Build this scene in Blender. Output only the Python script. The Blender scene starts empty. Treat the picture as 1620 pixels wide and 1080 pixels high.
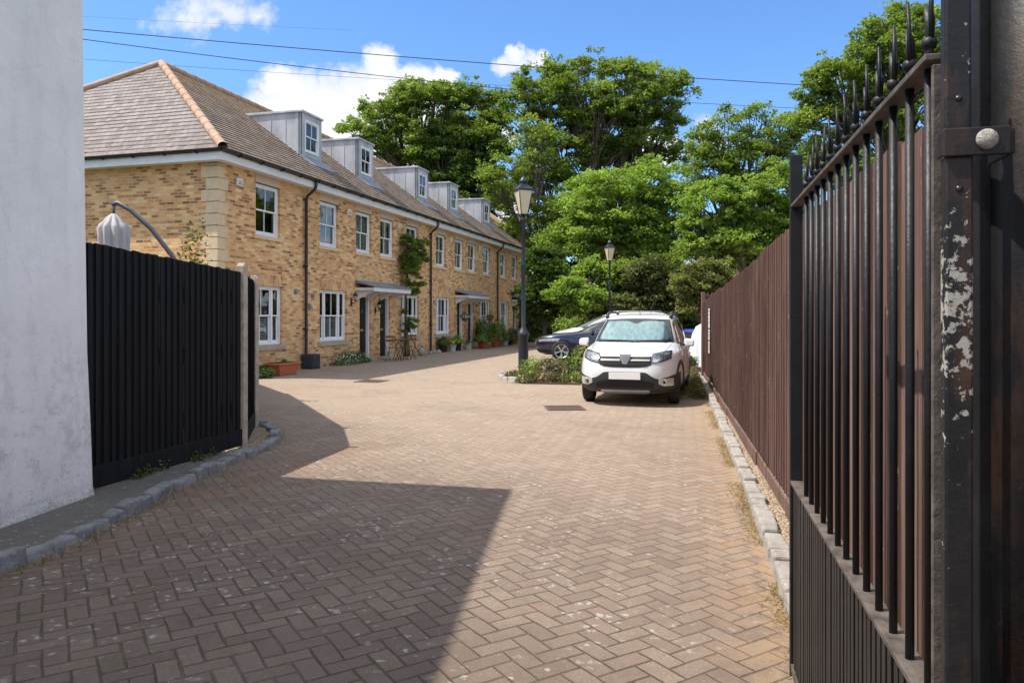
import bpy, bmesh, math, random
import numpy as np
from mathutils import Vector, Matrix

# ------------------------------------------------------------------ camera, sky, sun, exposure
S = bpy.context.scene
S.render.engine = 'CYCLES'
C = S.collection
CAM_H = 1.5
F = 1190.0
cd = bpy.data.cameras.new('camera')
cam = bpy.data.objects.new('camera', cd); C.objects.link(cam); S.camera = cam
cam.location = (0, 0, CAM_H); cam.rotation_euler = (math.radians(90), 0, 0)
cd.sensor_width = 36; cd.lens = F / 1620 * 36; cd.shift_y = -40 / 1620
cd.clip_start = 0.05; cd.clip_end = 3000

SUNV = Vector((-0.59, -0.07, 1.0)).normalized()
sl = bpy.data.lights.new('sun', 'SUN'); so = bpy.data.objects.new('sun', sl); C.objects.link(so)
sl.energy = 3.0; sl.angle = math.radians(0.5); sl.color = (1.0, 0.93, 0.82)
so.rotation_euler = SUNV.to_track_quat('Z', 'Y').to_euler(); so.location = (-20, -5, 40)
S.view_settings.view_transform = 'Standard'; S.view_settings.look = 'None'
S.view_settings.exposure = 1.1; S.view_settings.gamma = 1
S.cycles.max_bounces = 7; S.cycles.diffuse_bounces = 3; S.cycles.glossy_bounces = 3; S.cycles.transmission_bounces = 4; S.cycles.transparent_max_bounces = 12

# ------------------------------------------------------------------ node helpers
class NT:
    def __init__(s, tree): s.t = tree; s.n = tree.nodes; s.l = tree.links
    def node(s, kind, **kw):
        n = s.n.new(kind)
        for k, v in kw.items(): setattr(n, k, v)
        return n
    def put(s, sock, v):
        if isinstance(v, bpy.types.NodeSocket): s.l.new(v, sock)
        elif isinstance(v, bpy.types.Node): s.l.new(v.outputs[0], sock)
        else:
            try: sock.default_value = v
            except Exception: sock.default_value = (*v, 1)
    def m(s, op, a, b=None, c=None, clamp=False):
        n = s.n.new('ShaderNodeMath'); n.operation = op; n.use_clamp = clamp
        s.put(n.inputs[0], a)
        if b is not None: s.put(n.inputs[1], b)
        if c is not None: s.put(n.inputs[2], c)
        return n.outputs[0]
    def xyz(s, v):
        n = s.n.new('ShaderNodeSeparateXYZ'); s.put(n.inputs[0], v); return n.outputs
    def comb(s, x, y, z=0.0):
        n = s.n.new('ShaderNodeCombineXYZ')
        for i, q in enumerate((x, y, z)): s.put(n.inputs[i], q)
        return n.outputs[0]
    def mix(s, f, a, b, mode='MIX'):
        n = s.n.new('ShaderNodeMix'); n.data_type = 'RGBA'; n.blend_type = mode
        s.put(n.inputs[0], f); s.put(n.inputs[6], a); s.put(n.inputs[7], b); return n.outputs[2]
    def ramp(s, f, stops, interp='LINEAR'):
        n = s.n.new('ShaderNodeValToRGB'); e = n.color_ramp.elements; n.color_ramp.interpolation = interp
        while len(e) < len(stops): e.new(0.5)
        for i, (p, c) in enumerate(stops):
            e[i].position = p; e[i].color = (*c, 1) if not isinstance(c, (int, float)) else (c, c, c, 1)
        s.put(n.inputs[0], f); return n.outputs[0]
    def noise(s, vec, scale=5, detail=4, rough=0.6, dist=0, out=0):
        n = s.n.new('ShaderNodeTexNoise'); s.put(n.inputs['Vector'], vec)
        n.inputs['Scale'].default_value = scale; n.inputs['Detail'].default_value = detail
        n.inputs['Roughness'].default_value = rough; n.inputs['Distortion'].default_value = dist
        return n.outputs[out]
    def voro(s, vec, scale=5, feature='F1', out=0, rand=1):
        n = s.n.new('ShaderNodeTexVoronoi'); n.feature = feature; s.put(n.inputs['Vector'], vec)
        n.inputs['Scale'].default_value = scale; n.inputs['Randomness'].default_value = rand
        return n.outputs[out]
    def mapping(s, vec, scale=(1, 1, 1), rot=(0, 0, 0), loc=(0, 0, 0)):
        n = s.n.new('ShaderNodeMapping'); s.put(n.inputs[0], vec)
        n.inputs[1].default_value = loc; n.inputs[2].default_value = rot; n.inputs[3].default_value = scale
        return n.outputs[0]
    def bump(s, h, strength=0.5, dist=0.01, normal=None):
        n = s.n.new('ShaderNodeBump'); s.put(n.inputs['Height'], h)
        n.inputs['Strength'].default_value = strength; n.inputs['Distance'].default_value = dist
        if normal is not None: s.put(n.inputs['Normal'], normal)
        return n.outputs[0]
    def white(s, vec):
        n = s.n.new('ShaderNodeTexWhiteNoise'); n.noise_dimensions = '3D'; s.put(n.inputs[0], vec); return n.outputs[0]

def newmat(name):
    m = bpy.data.materials.new(name); m.use_nodes = True
    t = NT(m.node_tree); b = m.node_tree.nodes['Principled BSDF']
    return m, t, b
def objco(t): return t.node('ShaderNodeTexCoord').outputs['Object']
def geoco(t): return t.node('ShaderNodeNewGeometry').outputs['Position']

def pbr(name, col, rough=0.6, metal=0.0, var=0.15, scale=4, bump=0.0, bscale=60, coat=0.0, spec=0.5, vec=None, stretch=(1, 1, 1)):
    m, t, b = newmat(name)
    co = t.mapping(objco(t), scale=stretch)
    n = t.noise(co, scale, 6, 0.65)
    lo = tuple(max(0, c * (1 - var)) for c in col); hi = tuple(min(1, c * (1 + var)) for c in col)
    t.put(b.inputs['Base Color'], t.ramp(n, [(0.3, lo), (0.7, hi)]))
    b.inputs['Roughness'].default_value = rough; b.inputs['Metallic'].default_value = metal
    b.inputs['Coat Weight'].default_value = coat; b.inputs['Coat Roughness'].default_value = 0.04
    b.inputs['Specular IOR Level'].default_value = spec
    if bump: t.put(b.inputs['Normal'], t.bump(t.noise(co, bscale, 4, 0.7), bump, 0.006))
    return m

# ------------------------------------------------------------------ world sky with cumulus clouds
w = bpy.data.worlds.new('World'); S.world = w; w.use_nodes = True
def make_world():
    t = NT(w.node_tree); bg = w.node_tree.nodes['Background']
    sky = t.node('ShaderNodeTexSky', sky_type='NISHITA'); sky.sun_disc = False
    sky.sun_elevation = math.asin(SUNV.z); sky.sun_rotation = math.atan2(SUNV.x, SUNV.y)
    sky.altitude = 20; sky.air_density = 1.0; sky.dust_density = 0.35; sky.ozone_density = 3.0
    d = t.node('ShaderNodeTexCoord').outputs['Generated']
    x, y, z = t.xyz(d)
    ys = t.m('MAXIMUM', y, 0.05)
    u = t.m('DIVIDE', x, ys); v = t.m('DIVIDE', z, ys)
    p = t.comb(u, v, 0)
    n1 = t.noise(p, 14, 8, 0.62); n2 = t.noise(p, 5, 5, 0.6)
    warp = t.m('ADD', t.m('MULTIPLY', t.m('SUBTRACT', n1, 0.5), 0.9), t.m('MULTIPLY', t.m('SUBTRACT', n2, 0.5), 0.55))
    # cumulus lobes as directions (tangent of azimuth, tangent of elevation), radius
    lobes = [(440,135,40),(470,170,75),(420,190,60),(520,160,60),(560,150,55),(610,105,44),(612,150,70),(670,140,48),(700,118,26),(650,190,70),(540,205,75),(370,205,40),
             (500,240,80),(600,240,90),(700,230,60),(822,97,20),(848,103,17),(802,110,17),(300,22,34),(360,16,34),(400,24,22),(330,30,20),(790,225,34),(810,330,40),(1120,200,30),(1030,235,50),(1140,250,34)]
    tot = None
    uw, vw, _w = t.xyz(t.noise(p, 11, 6, 0.65, out=1)); u0, v0 = u, v
    u = t.m('ADD', u, t.m('MULTIPLY', t.m('SUBTRACT', uw, 0.5), 0.09)); v = t.m('ADD', v, t.m('MULTIPLY', t.m('SUBTRACT', vw, 0.5), 0.07))
    for (px, py, r) in lobes:
        cu = (px - 810) / F; cv = (500 - py) / F; rr = r / F
        wt = 0.34 if py < 35 or px > 1100 else (0.6 if px in (822, 848, 802) else 1.0)
        sx = 0.45 if py < 35 else 1.0
        du = t.m('MULTIPLY', t.m('SUBTRACT', u, cu), sx); dv = t.m('SUBTRACT', v, cv)
        dd = t.m('SQRT', t.m('ADD', t.m('MULTIPLY', du, du), t.m('MULTIPLY', dv, dv)))
        q = t.m('MULTIPLY', t.m('SUBTRACT', 1.0, t.m('DIVIDE', dd, rr)), wt)
        tot = q if tot is None else t.m('MAXIMUM', tot, q)
    u, v = u0, v0
    dens = t.m('ADD', tot, warp)
    n3 = t.noise(p, 45, 6, 0.65)
    dens = t.m('ADD', dens, t.m('MULTIPLY', t.m('SUBTRACT', n3, 0.5), 0.35))
    mask = t.m('SMOOTH_MIN', t.m('MULTIPLY', t.m('MAXIMUM', t.m('SUBTRACT', dens, 0.0), 0.0), 3.4), 1.0, 0.2)
    front = t.m('GREATER_THAN', y, 0.06)
    mask = t.m('MULTIPLY', mask, front, clamp=True)
    # unseen clouds added out of view for neutral fill light, also caught in reflections
    up = t.m('GREATER_THAN', z, 0.02); zz = t.m('MAXIMUM', z, 0.02)
    pc = t.comb(t.m('DIVIDE', x, zz), t.m('DIVIDE', y, zz), 3.0)
    away = t.m('MAXIMUM', t.m('LESS_THAN', y, 0.05), t.m('MULTIPLY', t.m('SUBTRACT', v, 0.5), 3.0, clamp=True))
    away = t.m('MAXIMUM', away, t.m('MULTIPLY', t.m('SUBTRACT', t.m('ABSOLUTE', u), 0.8), 3.0, clamp=True))
    other = t.m('MULTIPLY', t.m('MULTIPLY', t.m('SUBTRACT', t.noise(pc, 1.1, 6, 0.6), 0.44), 6.0, clamp=True), t.m('MULTIPLY', up, away), clamp=True)
    mask = t.m('MAXIMUM', mask, other)
    shade = t.m('ADD', t.m('MULTIPLY', t.noise(p, 9, 5, 0.6), 0.7), t.m('MULTIPLY', tot, 0.35))
    ccol = t.ramp(shade, [(0.28, (2.35, 2.75, 3.35)), (0.6, (3.75, 3.8, 3.85))])
    ccol = t.mix(other, ccol, (7.0, 6.7, 6.2, 1))  # added fill clouds made brighter than the visible ones
    skyc = t.mix(1.0, sky.outputs[0], (0.49, 0.66, 0.84, 1), 'MULTIPLY')
    t.put(bg.inputs[0], t.mix(mask, skyc, ccol))
    bg.inputs[1].default_value = 0.13
make_world()

# ------------------------------------------------------------------ mesh helpers
def GP(px, py, z=0.0):
    Y = F * (CAM_H - z) / (py - 500.0); return Vector(((px - 810) / F * Y, Y, z))
def WP(px, py, Y): return Vector(((px - 810) / F * Y, Y, CAM_H + (500 - py) * Y / F))

class MB:
    def __init__(s): s.v = []; s.f = []; s.sm = []
    def add(s, vs, fs, smooth=False, M=None):
        o = len(s.v)
        if M is not None: vs = [M @ Vector(q) for q in vs]
        s.v += [tuple(q) for q in vs]; s.f += [tuple(i + o for i in f) for f in fs]; s.sm += [smooth] * len(fs)
        return s
    def box(s, x0, x1, y0, y1, z0, z1, M=None):
        vs = [(x0,y0,z0),(x1,y0,z0),(x1,y1,z0),(x0,y1,z0),(x0,y0,z1),(x1,y0,z1),(x1,y1,z1),(x0,y1,z1)]
        return s.add(vs, [(0,3,2,1),(4,5,6,7),(0,1,5,4),(1,2,6,5),(2,3,7,6),(3,0,4,7)], False, M)
    def hexa(s, vs, M=None, smooth=False):
        return s.add(vs, [(0,3,2,1),(4,5,6,7),(0,1,5,4),(1,2,6,5),(2,3,7,6),(3,0,4,7)], smooth, M)
    def quad(s, a, b, c, d): return s.add([a, b, c, d], [(0, 1, 2, 3)])
    def tube(s, pts, r, n=8, M=None, caps=True, smooth=True):
        pts = [Vector(p) for p in pts]; k = len(pts)
        rs = [r] * k if isinstance(r, (int, float)) else list(r)
        vs = []; up = Vector((0, 0, 1)); prev = None
        for i, p in enumerate(pts):
            d = (pts[min(i + 1, k - 1)] - pts[max(i - 1, 0)])
            if d.length < 1e-9: d = Vector((0, 0, 1))
            d.normalize()
            if prev is None:
                a = d.cross(up)
                if a.length < 1e-3: a = d.cross(Vector((0, 1, 0)))
            else:
                a = prev - d * prev.dot(d)
            a.normalize(); prev = a; b = d.cross(a)
            for j in range(n):
                th = 2 * math.pi * j / n
                vs.append(p + (a * math.cos(th) + b * math.sin(th)) * rs[i])
        fs = []
        for i in range(k - 1):
            for j in range(n):
                fs.append((i*n+j, i*n+(j+1) % n, (i+1)*n+(j+1) % n, (i+1)*n+j))
        s.add(vs, fs, smooth, M)
        if caps:
            o = len(s.v) - len(vs)
            s.f.append(tuple(o + j for j in range(n))[::-1]); s.sm.append(False)
            s.f.append(tuple(o + (k-1)*n + j for j in range(n))); s.sm.append(False)
        return s
    def lathe(s, prof, n=16, c=(0, 0, 0), M=None, smooth=True, rot=0, caps=True):
        vs = []
        for r, z in prof:
            for j in range(n):
                th = 2 * math.pi * j / n + rot; vs.append((c[0] + r*math.cos(th), c[1] + r*math.sin(th), c[2] + z))
        fs = []
        for i in range(len(prof) - 1):
            for j in range(n): fs.append((i*n+j, i*n+(j+1) % n, (i+1)*n+(j+1) % n, (i+1)*n+j))
        if caps and prof[0][0] > 1e-4: fs.append(tuple(range(n))[::-1])
        if caps and prof[-1][0] > 1e-4: fs.append(tuple((len(prof)-1)*n + j for j in range(n)))
        return s.add(vs, fs, smooth, M)
    def prism(s, poly, z0, z1, M=None):
        n = len(poly); vs = [(x, y, z0) for x, y in poly] + [(x, y, z1) for x, y in poly]
        fs = [tuple(range(n))[::-1], tuple(range(n, 2*n))] + [(i, (i+1) % n, n+(i+1) % n, n+i) for i in range(n)]
        return s.add(vs, fs, False, M)
    def ball(s, c, r, n=10, sq=(1, 1, 1), M=None):
        prof = [(math.sin(math.pi*i/n)*1.0, -math.cos(math.pi*i/n)) for i in range(n+1)]
        vs = []; m2 = n + 2
        for rr, z in prof:
            for j in range(m2):
                th = 2*math.pi*j/m2
                vs.append((c[0]+r*sq[0]*rr*math.cos(th), c[1]+r*sq[1]*rr*math.sin(th), c[2]+r*sq[2]*z))
        fs = [(i*m2+j, i*m2+(j+1) % m2, (i+1)*m2+(j+1) % m2, (i+1)*m2+j) for i in range(n) for j in range(m2)]
        return s.add(vs, fs, True, M)
    def build(s, name, mat, parent=None, bevel=0.0, seg=2, weld=False):
        me = bpy.data.meshes.new(name); me.from_pydata(s.v, [], s.f)
        me.polygons.foreach_set('use_smooth', s.sm); me.update()
        if weld:
            b = bmesh.new(); b.from_mesh(me); bmesh.ops.remove_doubles(b, verts=b.verts, dist=1e-5); b.to_mesh(me); b.free()
        o = bpy.data.objects.new(name, me); C.objects.link(o)
        if mat: me.materials.append(mat)
        if parent is not None: o.parent = parent
        if bevel:
            md = o.modifiers.new('bevel', 'BEVEL'); md.width = bevel; md.segments = seg; md.limit_method = 'ANGLE'; md.angle_limit = math.radians(40)
        return o

def tag(o, label=None, cat=None, group=None, kind=None):
    if label: o['label'] = label
    if cat: o['category'] = cat
    if group: o['group'] = group
    if kind: o['kind'] = kind
    return o
def empty(name, label, cat, loc=(0, 0, 0), rz=0.0, group=None):
    o = bpy.data.objects.new(name, None); C.objects.link(o); o.location = loc; o.rotation_euler = (0, 0, rz)
    o.empty_display_size = 0.2
    return tag(o, label, cat, group)
def copy_tree(o, parent=None):
    c = o.copy(); C.objects.link(c)
    if parent is not None: c.parent = parent
    for ch in [q for q in KIDS.get(o.name, [])]: copy_tree(ch, c)
    return c
KIDS = {}
def index_kids(root):
    KIDS.clear()
    for q in bpy.data.objects:
        if q.parent is not None: KIDS.setdefault(q.parent.name, []).append(q)
R = math.radians

# ------------------------------------------------------------------ leaves, crowns, trees
def leaf_mat(name, stops, trans=0.35, rough=0.5):
    m, t, b = newmat(name)
    a = t.node('ShaderNodeAttribute', attribute_name='rnd')
    col = t.ramp(a.outputs['Fac'], stops)
    t.put(b.inputs['Base Color'], col); b.inputs['Roughness'].default_value = rough
    b.inputs['Specular IOR Level'].default_value = 0.35
    tr = t.node('ShaderNodeBsdfTranslucent'); t.put(tr.inputs[0], t.mix(1.0, col, (1.25, 1.35, 0.6, 1), 'MULTIPLY'))
    mx = t.node('ShaderNodeMixShader'); mx.inputs[0].default_value = trans
    t.l.new(b.outputs[0], mx.inputs[1]); t.l.new(tr.outputs[0], mx.inputs[2])
    t.l.new(mx.outputs[0], m.node_tree.nodes['Material Output'].inputs[0])
    return m

def leaf_obj(name, P, size, mat, parent=None, up=0.9, seed=0, nrm=None, aspect=0.62, tone=None):
    rg = np.random.default_rng(seed); n = len(P)
    nv = rg.normal(size=(n, 3)) * 0.75 + np.array([0, 0, up])
    if nrm is not None: nv = nv + nrm
    nv /= np.linalg.norm(nv, axis=1)[:, None] + 1e-9
    tv = rg.normal(size=(n, 3)); tv -= nv * (tv * nv).sum(1)[:, None]; tv /= np.linalg.norm(tv, axis=1)[:, None] + 1e-9
    bv = np.cross(nv, tv)
    L = size * rg.uniform(0.65, 1.25, n)[:, None] * 0.5
    V = np.empty((n, 4, 3)); V[:, 0] = P - tv*L; V[:, 1] = P + bv*L*aspect + nv*L*0.18 - tv*L*0.1
    V[:, 2] = P + tv*L - nv*L*0.15; V[:, 3] = P - bv*L*aspect + nv*L*0.18 - tv*L*0.1
    me = bpy.data.meshes.new(name); me.vertices.add(4*n); me.vertices.foreach_set('co', V.reshape(-1).astype(np.float32))
    me.loops.add(4*n); me.loops.foreach_set('vertex_index', np.arange(4*n, dtype=np.int32))
    me.polygons.add(n); me.polygons.foreach_set('loop_start', np.arange(0, 4*n, 4, dtype=np.int32))
    me.polygons.foreach_set('loop_total', np.full(n, 4, dtype=np.int32))
    at = me.attributes.new('rnd', 'FLOAT', 'FACE')
    rv = rg.uniform(0, 1, n) if tone is None else np.clip(tone + rg.normal(0, 0.14, n), 0, 1)
    at.data.foreach_set('value', rv.astype(np.float32)); me.update(calc_edges=True)
    o = bpy.data.objects.new(name, me); C.objects.link(o); me.materials.append(mat)
    if parent is not None: o.parent = parent
    return o

def cloud_points(rg, clumps, nsub, nleaf, subr=0.3, flat=0.6):
    """leaves gathered in twig clusters on the shells of clumps; clumps rows: x y z r"""
    out = []; tones = []
    for (cx, cy, cz, r) in clumps:
        ns = max(3, int(nsub * rg.uniform(0.7, 1.3)))
        d = rg.normal(size=(ns, 3)); d /= np.linalg.norm(d, axis=1)[:, None]
        d[:, 2] = np.where(d[:, 2] < -0.2, -d[:, 2] * 0.5, d[:, 2])
        rad = r * rg.uniform(0.35, 1.15, ns)[:, None]
        sc = np.array([cx, cy, cz]) + d * rad * np.array([1, 1, flat])
        ct = rg.uniform(0.25, 0.75)
        for q in sc:
            sr = subr * rg.uniform(0.6, 1.4); k = max(3, int(nleaf * rg.uniform(0.6, 1.4)))
            e = rg.normal(size=(k, 3)); e /= np.linalg.norm(e, axis=1)[:, None] + 1e-9
            out.append(q + e * (sr * rg.uniform(0.2, 1, k)[:, None] ** 0.6) * np.array([1, 1, 0.55]))
            tones.append(np.full(k, ct + rg.uniform(-0.15, 0.15)))
    return np.concatenate(out), np.concatenate(tones)

def clumps_in(rg, blobs, count, rmin, rmax, shell=0.45):
    """blobs: (centre xyz, radii xyz); clumps spread through them, more towards the outside"""
    vol = np.array([b[1][0] * b[1][1] * b[1][2] for b in blobs]) ** 0.8; vol /= vol.sum()
    cl = []
    for b, v in zip(blobs, vol):
        k = max(2, int(round(count * v)))
        d = rg.normal(size=(k, 3)); d /= np.linalg.norm(d, axis=1)[:, None]
        rr = rg.uniform(shell, 1.0, k)[:, None] ** 0.7
        p = np.array(b[0]) + d * rr * np.array(b[1]) * 0.88
        for q in p: cl.append((q[0], q[1], q[2], rg.uniform(rmin, rmax)))
    return cl

def tree(name, label, base, blobs, count, cr, nsub, nleaf, lsize, lmat, bmat, seed, trunk_r=0.35, fork=0.3, group=None, subr=0.34, flat=0.6, limbs=7, cat='tree', zmin=None, split=1):
    rg = np.random.default_rng(seed); root = empty(name, label, cat, base, 0, group)
    B = np.array(base)
    cl = clumps_in(rg, blobs, count, cr[0], cr[1])
    if zmin is not None: cl = [c for c in cl if c[2] > zmin]
    P, tn = cloud_points(rg, cl, nsub, nleaf, subr, flat)
    leaf_obj('crown', P - B, lsize, lmat, root, seed=seed + 1, tone=tn)
    # limbs: trunk to fork, limbs to group centres, boughs to every clump
    mb = MB(); A = np.array([c[:3] for c in cl]) - B
    top = A[:, 2].max(); cen = A.mean(0)
    for tr in range(split):
        off = np.array([rg.uniform(-1, 1) * (split > 1), rg.uniform(-0.5, 0.5) * (split > 1), 0]) * trunk_r * 3
        fz = top * fork
        fk = np.array([cen[0] * 0.35, cen[1] * 0.35, fz]) + off
        tp = [off, off * 0.9 + np.array([fk[0]*0.15, fk[1]*0.15, fz*0.35]) + rg.normal(0, trunk_r*0.3, 3) * [1, 1, 0], fk]
        mb.tube(tp, [trunk_r * 1.25, trunk_r, trunk_r * 0.8], 8)
    idx = rg.integers(0, len(A), limbs); cents = A[idx]
    for it in range(4):
        lab = ((A[:, None] - cents[None]) ** 2).sum(2).argmin(1)
        for k in range(limbs):
            if (lab == k).any(): cents[k] = A[lab == k].mean(0)
    for k in range(limbs):
        g = A[lab == k]
        if not len(g): continue
        e = fk + (cents[k] - fk) * 0.75
        mid = (fk + e) / 2 + np.array([0, 0, -0.08]) * np.linalg.norm(e - fk) * -1 + rg.normal(0, 0.12, 3)
        mb.tube([fk, mid, e], [trunk_r * 0.6, trunk_r * 0.42, trunk_r * 0.25], 6)
        for q in g:
            st = mid + (e - mid) * rg.uniform(0.2, 1.0)
            m2 = (st + q) / 2 + rg.normal(0, 0.15, 3) + np.array([0, 0, 0.15])
            mb.tube([st, m2, q], [trunk_r * 0.2, trunk_r * 0.12, 0.015], 4, caps=False)
    mb.build('trunk', bmat, root)
    return root
# ------------------------------------------------------------------ materials
def paving_mat():
    m, t, b = newmat('block_paving')
    x, y, z = t.xyz(geoco(t)); a = R(32); ca, sa = math.cos(a), math.sin(a); k = 1 / 0.1025
    wn = t.noise(geoco(t), 1.2, 2, 0.5, out=1); wx, wy, wz = t.xyz(wn)
    x = t.m('ADD', x, t.m('MULTIPLY', t.m('SUBTRACT', wx, 0.5), 0.06)); y = t.m('ADD', y, t.m('MULTIPLY', t.m('SUBTRACT', wy, 0.5), 0.06))
    u = t.m('ADD', t.m('MULTIPLY', x, ca * k), t.m('MULTIPLY', y, sa * k)); v = t.m('SUBTRACT', t.m('MULTIPLY', y, ca * k), t.m('MULTIPLY', x, sa * k))
    i = t.m('FLOOR', u); j = t.m('FLOOR', v); fu = t.m('SUBTRACT', u, i); fv = t.m('SUBTRACT', v, j)
    mm = t.m('FLOORED_MODULO', t.m('SUBTRACT', i, j), 4.0)
    def eq(q): return t.m('COMPARE', mm, float(q), 0.1)
    e0, e1, e2, e3 = eq(0), eq(1), eq(2), eq(3)
    bi = t.m('SUBTRACT', i, e1); bj = t.m('ADD', j, e3)
    L = t.m('ADD', fu, e1); Rr = t.m('ADD', t.m('SUBTRACT', 1.0, fu), e0)
    Bt = t.m('ADD', fv, e2); Tp = t.m('ADD', t.m('SUBTRACT', 1.0, fv), e3)
    d = t.m('MINIMUM', t.m('MINIMUM', L, Rr), t.m('MINIMUM', Bt, Tp))
    rnd = t.white(t.comb(bi, bj, 0.0)); rnd2 = t.white(t.comb(bj, bi, 7.0))
    g = geoco(t)
    fine = t.noise(g, 260, 4, 0.85); mid = t.noise(g, 22, 5, 0.7); big = t.noise(g, 0.55, 5, 0.65); big2 = t.noise(g, 0.21, 4, 0.6)
    dj = t.m('ADD', d, t.m('MULTIPLY', t.m('SUBTRACT', mid, 0.5), 0.07))
    dj = t.m('ADD', dj, t.m('MULTIPLY', t.m('SUBTRACT', t.noise(g, 3.3, 4, 0.7), 0.5), 0.13))
    joint = t.m('SUBTRACT', 1.0, t.m('DIVIDE', t.m('SUBTRACT', dj, 0.015), 0.06, clamp=True), clamp=True)
    base = t.ramp(rnd, [(0.0, (0.20, 0.14, 0.11)), (0.25, (0.28, 0.205, 0.155)), (0.6, (0.335, 0.26, 0.195)), (0.85, (0.375, 0.295, 0.225)), (1.0, (0.28, 0.19, 0.145))])
    base = t.mix(t.m('MULTIPLY', rnd2, 0.25), base, (0.30, 0.255, 0.235, 1))
    grit = t.noise(g, 62, 8, 0.95); base = t.mix(t.ramp(grit, [(0.43, 0.85), (0.53, 0.0)]), base, (0.17, 0.125, 0.10, 1)); base = t.mix(t.ramp(grit, [(0.56, 0.0), (0.64, 0.85)]), base, (0.52, 0.45, 0.38, 1))
    blot = t.noise(g, 6, 6, 0.75); base = t.mix(t.ramp(blot, [(0.46, 0.0), (0.62, 0.6)]), base, (0.19, 0.14, 0.11, 1))
    yfar = t.m('DIVIDE', t.m('SUBTRACT', t.xyz(g)[1], 5.0), 8.0, clamp=True); base = t.mix(t.m('MULTIPLY', yfar, 0.75), base, t.mix(rnd2, (0.385, 0.312, 0.235, 1), (0.335, 0.262, 0.197, 1)))
    base = t.mix(t.m('MULTIPLY', t.ramp(fine, [(0.35, 0.0), (0.75, 1.0)]), 0.38), base, (0.20, 0.155, 0.125, 1))
    base = t.mix(t.ramp(fine, [(0.66, 0.0), (0.72, 0.55)]), base, (0.72, 0.68, 0.62, 1))
    # old mossy dirt plus painted-in shade by the left wall, cleaner and sandier further out
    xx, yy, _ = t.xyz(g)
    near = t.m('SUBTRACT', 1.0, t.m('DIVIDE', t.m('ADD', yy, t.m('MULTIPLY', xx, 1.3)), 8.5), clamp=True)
    dirt = t.m('MULTIPLY', t.m('ADD', t.m('MULTIPLY', near, 1.35), t.m('MULTIPLY', t.m('SUBTRACT', big, 0.5), 2.4)), 0.80, clamp=True)  # dirt weight, raised so the colour also carries the shaded foreground
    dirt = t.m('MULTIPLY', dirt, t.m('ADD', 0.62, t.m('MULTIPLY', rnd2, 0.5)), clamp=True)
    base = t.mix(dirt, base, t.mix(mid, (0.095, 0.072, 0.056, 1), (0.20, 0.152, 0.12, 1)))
    base = t.mix(t.m('MULTIPLY', t.ramp(big2, [(0.5, 0.0), (0.68, 1.0)]), 0.35), base, (0.33, 0.25, 0.20, 1))
    chip = t.ramp(t.m('ADD', t.voro(g, 62), t.m('MULTIPLY', t.noise(g, 31, 2), 0.25)), [(0.20, 0.5), (0.26, 0.0)]); base = t.mix(t.m('MULTIPLY', chip, t.m('SUBTRACT', 1.0, yfar)), base, (0.60, 0.54, 0.47, 1))
    # pale lichen spots
    gw = t.node('ShaderNodeVectorMath', operation='MULTIPLY_ADD'); t.put(gw.inputs[0], t.noise(g, 30, 4, 0.7, out=1)); gw.inputs[1].default_value = (.09, .09, 0); t.put(gw.inputs[2], g)
    li = t.voro(gw.outputs[0], 15); ls = t.ramp(t.m('ADD', t.m('MULTIPLY', li, 1.0), t.m('MULTIPLY', t.m('SUBTRACT', t.noise(g, 60, 3), 0.5), 0.25)), [(0.17, 1.0), (0.27, 0.0)])
    lm = t.m('MULTIPLY', ls, t.ramp(t.noise(g, 1.5, 4, 0.65), [(0.47, 0.0), (0.57, 0.85)]))
    base = t.mix(lm, base, (0.42, 0.395, 0.355, 1))
    moss = t.ramp(t.noise(g, 2.5, 5, 0.7), [(0.5, 0.0), (0.66, 1.0)])
    jc = t.mix(moss, (0.085, 0.065, 0.05, 1), (0.085, 0.085, 0.025, 1))
    far = t.m('DIVIDE', t.m('ADD', t.m('SUBTRACT', yy, 3.4), t.m('MULTIPLY', xx, 0.7)), 5.0, clamp=True)
    jc = t.mix(far, jc, (0.26, 0.19, 0.135, 1))
    patchy = t.ramp(t.noise(g, 1.7, 5, 0.7), [(0.38, 0.35), (0.55, 1.0)])
    col = t.mix(t.m('MULTIPLY', t.m('MULTIPLY', joint, patchy), t.m('SUBTRACT', 0.92, t.m('MULTIPLY', far, 0.46))), base, jc)
    # windblown dirt along the left kerb
    kd = t.m('SUBTRACT', t.m('ADD', xx, 3.25), t.m('MULTIPLY', t.m('SUBTRACT', yy, 4.5), 0.35)); lk = t.m('SUBTRACT', 1.0, t.m('DIVIDE', t.m('ABSOLUTE', kd), 0.75), clamp=True)
    lk = t.m('MULTIPLY', lk, t.m('MULTIPLY', t.ramp(t.noise(g, 3.5, 6, 0.75), [(0.45, 0.0), (0.6, 0.9)]), t.m('LESS_THAN', yy, 9.0)))
    col = t.mix(lk, col, t.mix(grit, (0.11, 0.065, 0.04, 1), (0.34, 0.22, 0.14, 1)))
    # sand and dead grass drifted against the right kerb
    ke = t.m('SUBTRACT', t.m('ADD', 0.60, t.m('MULTIPLY', yy, 0.2155)), xx)
    sand = t.m('MULTIPLY', t.m('SUBTRACT', 1.0, t.m('DIVIDE', ke, 0.5), clamp=True), t.ramp(t.noise(g, 5.5, 6, 0.75), [(0.42, 0.0), (0.56, 1.0)]))
    col = t.mix(t.m('MULTIPLY', sand, 0.9), col, t.mix(grit, (0.24, 0.15, 0.085, 1), (0.46, 0.32, 0.19, 1)))
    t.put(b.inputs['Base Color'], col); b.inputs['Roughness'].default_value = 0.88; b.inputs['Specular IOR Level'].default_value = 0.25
    h = t.m('ADD', t.m('MULTIPLY', t.m('SUBTRACT', 1.0, joint), 1.0), t.m('ADD', t.m('MULTIPLY', fine, 0.25), t.m('MULTIPLY', rnd2, 0.25)))
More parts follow.
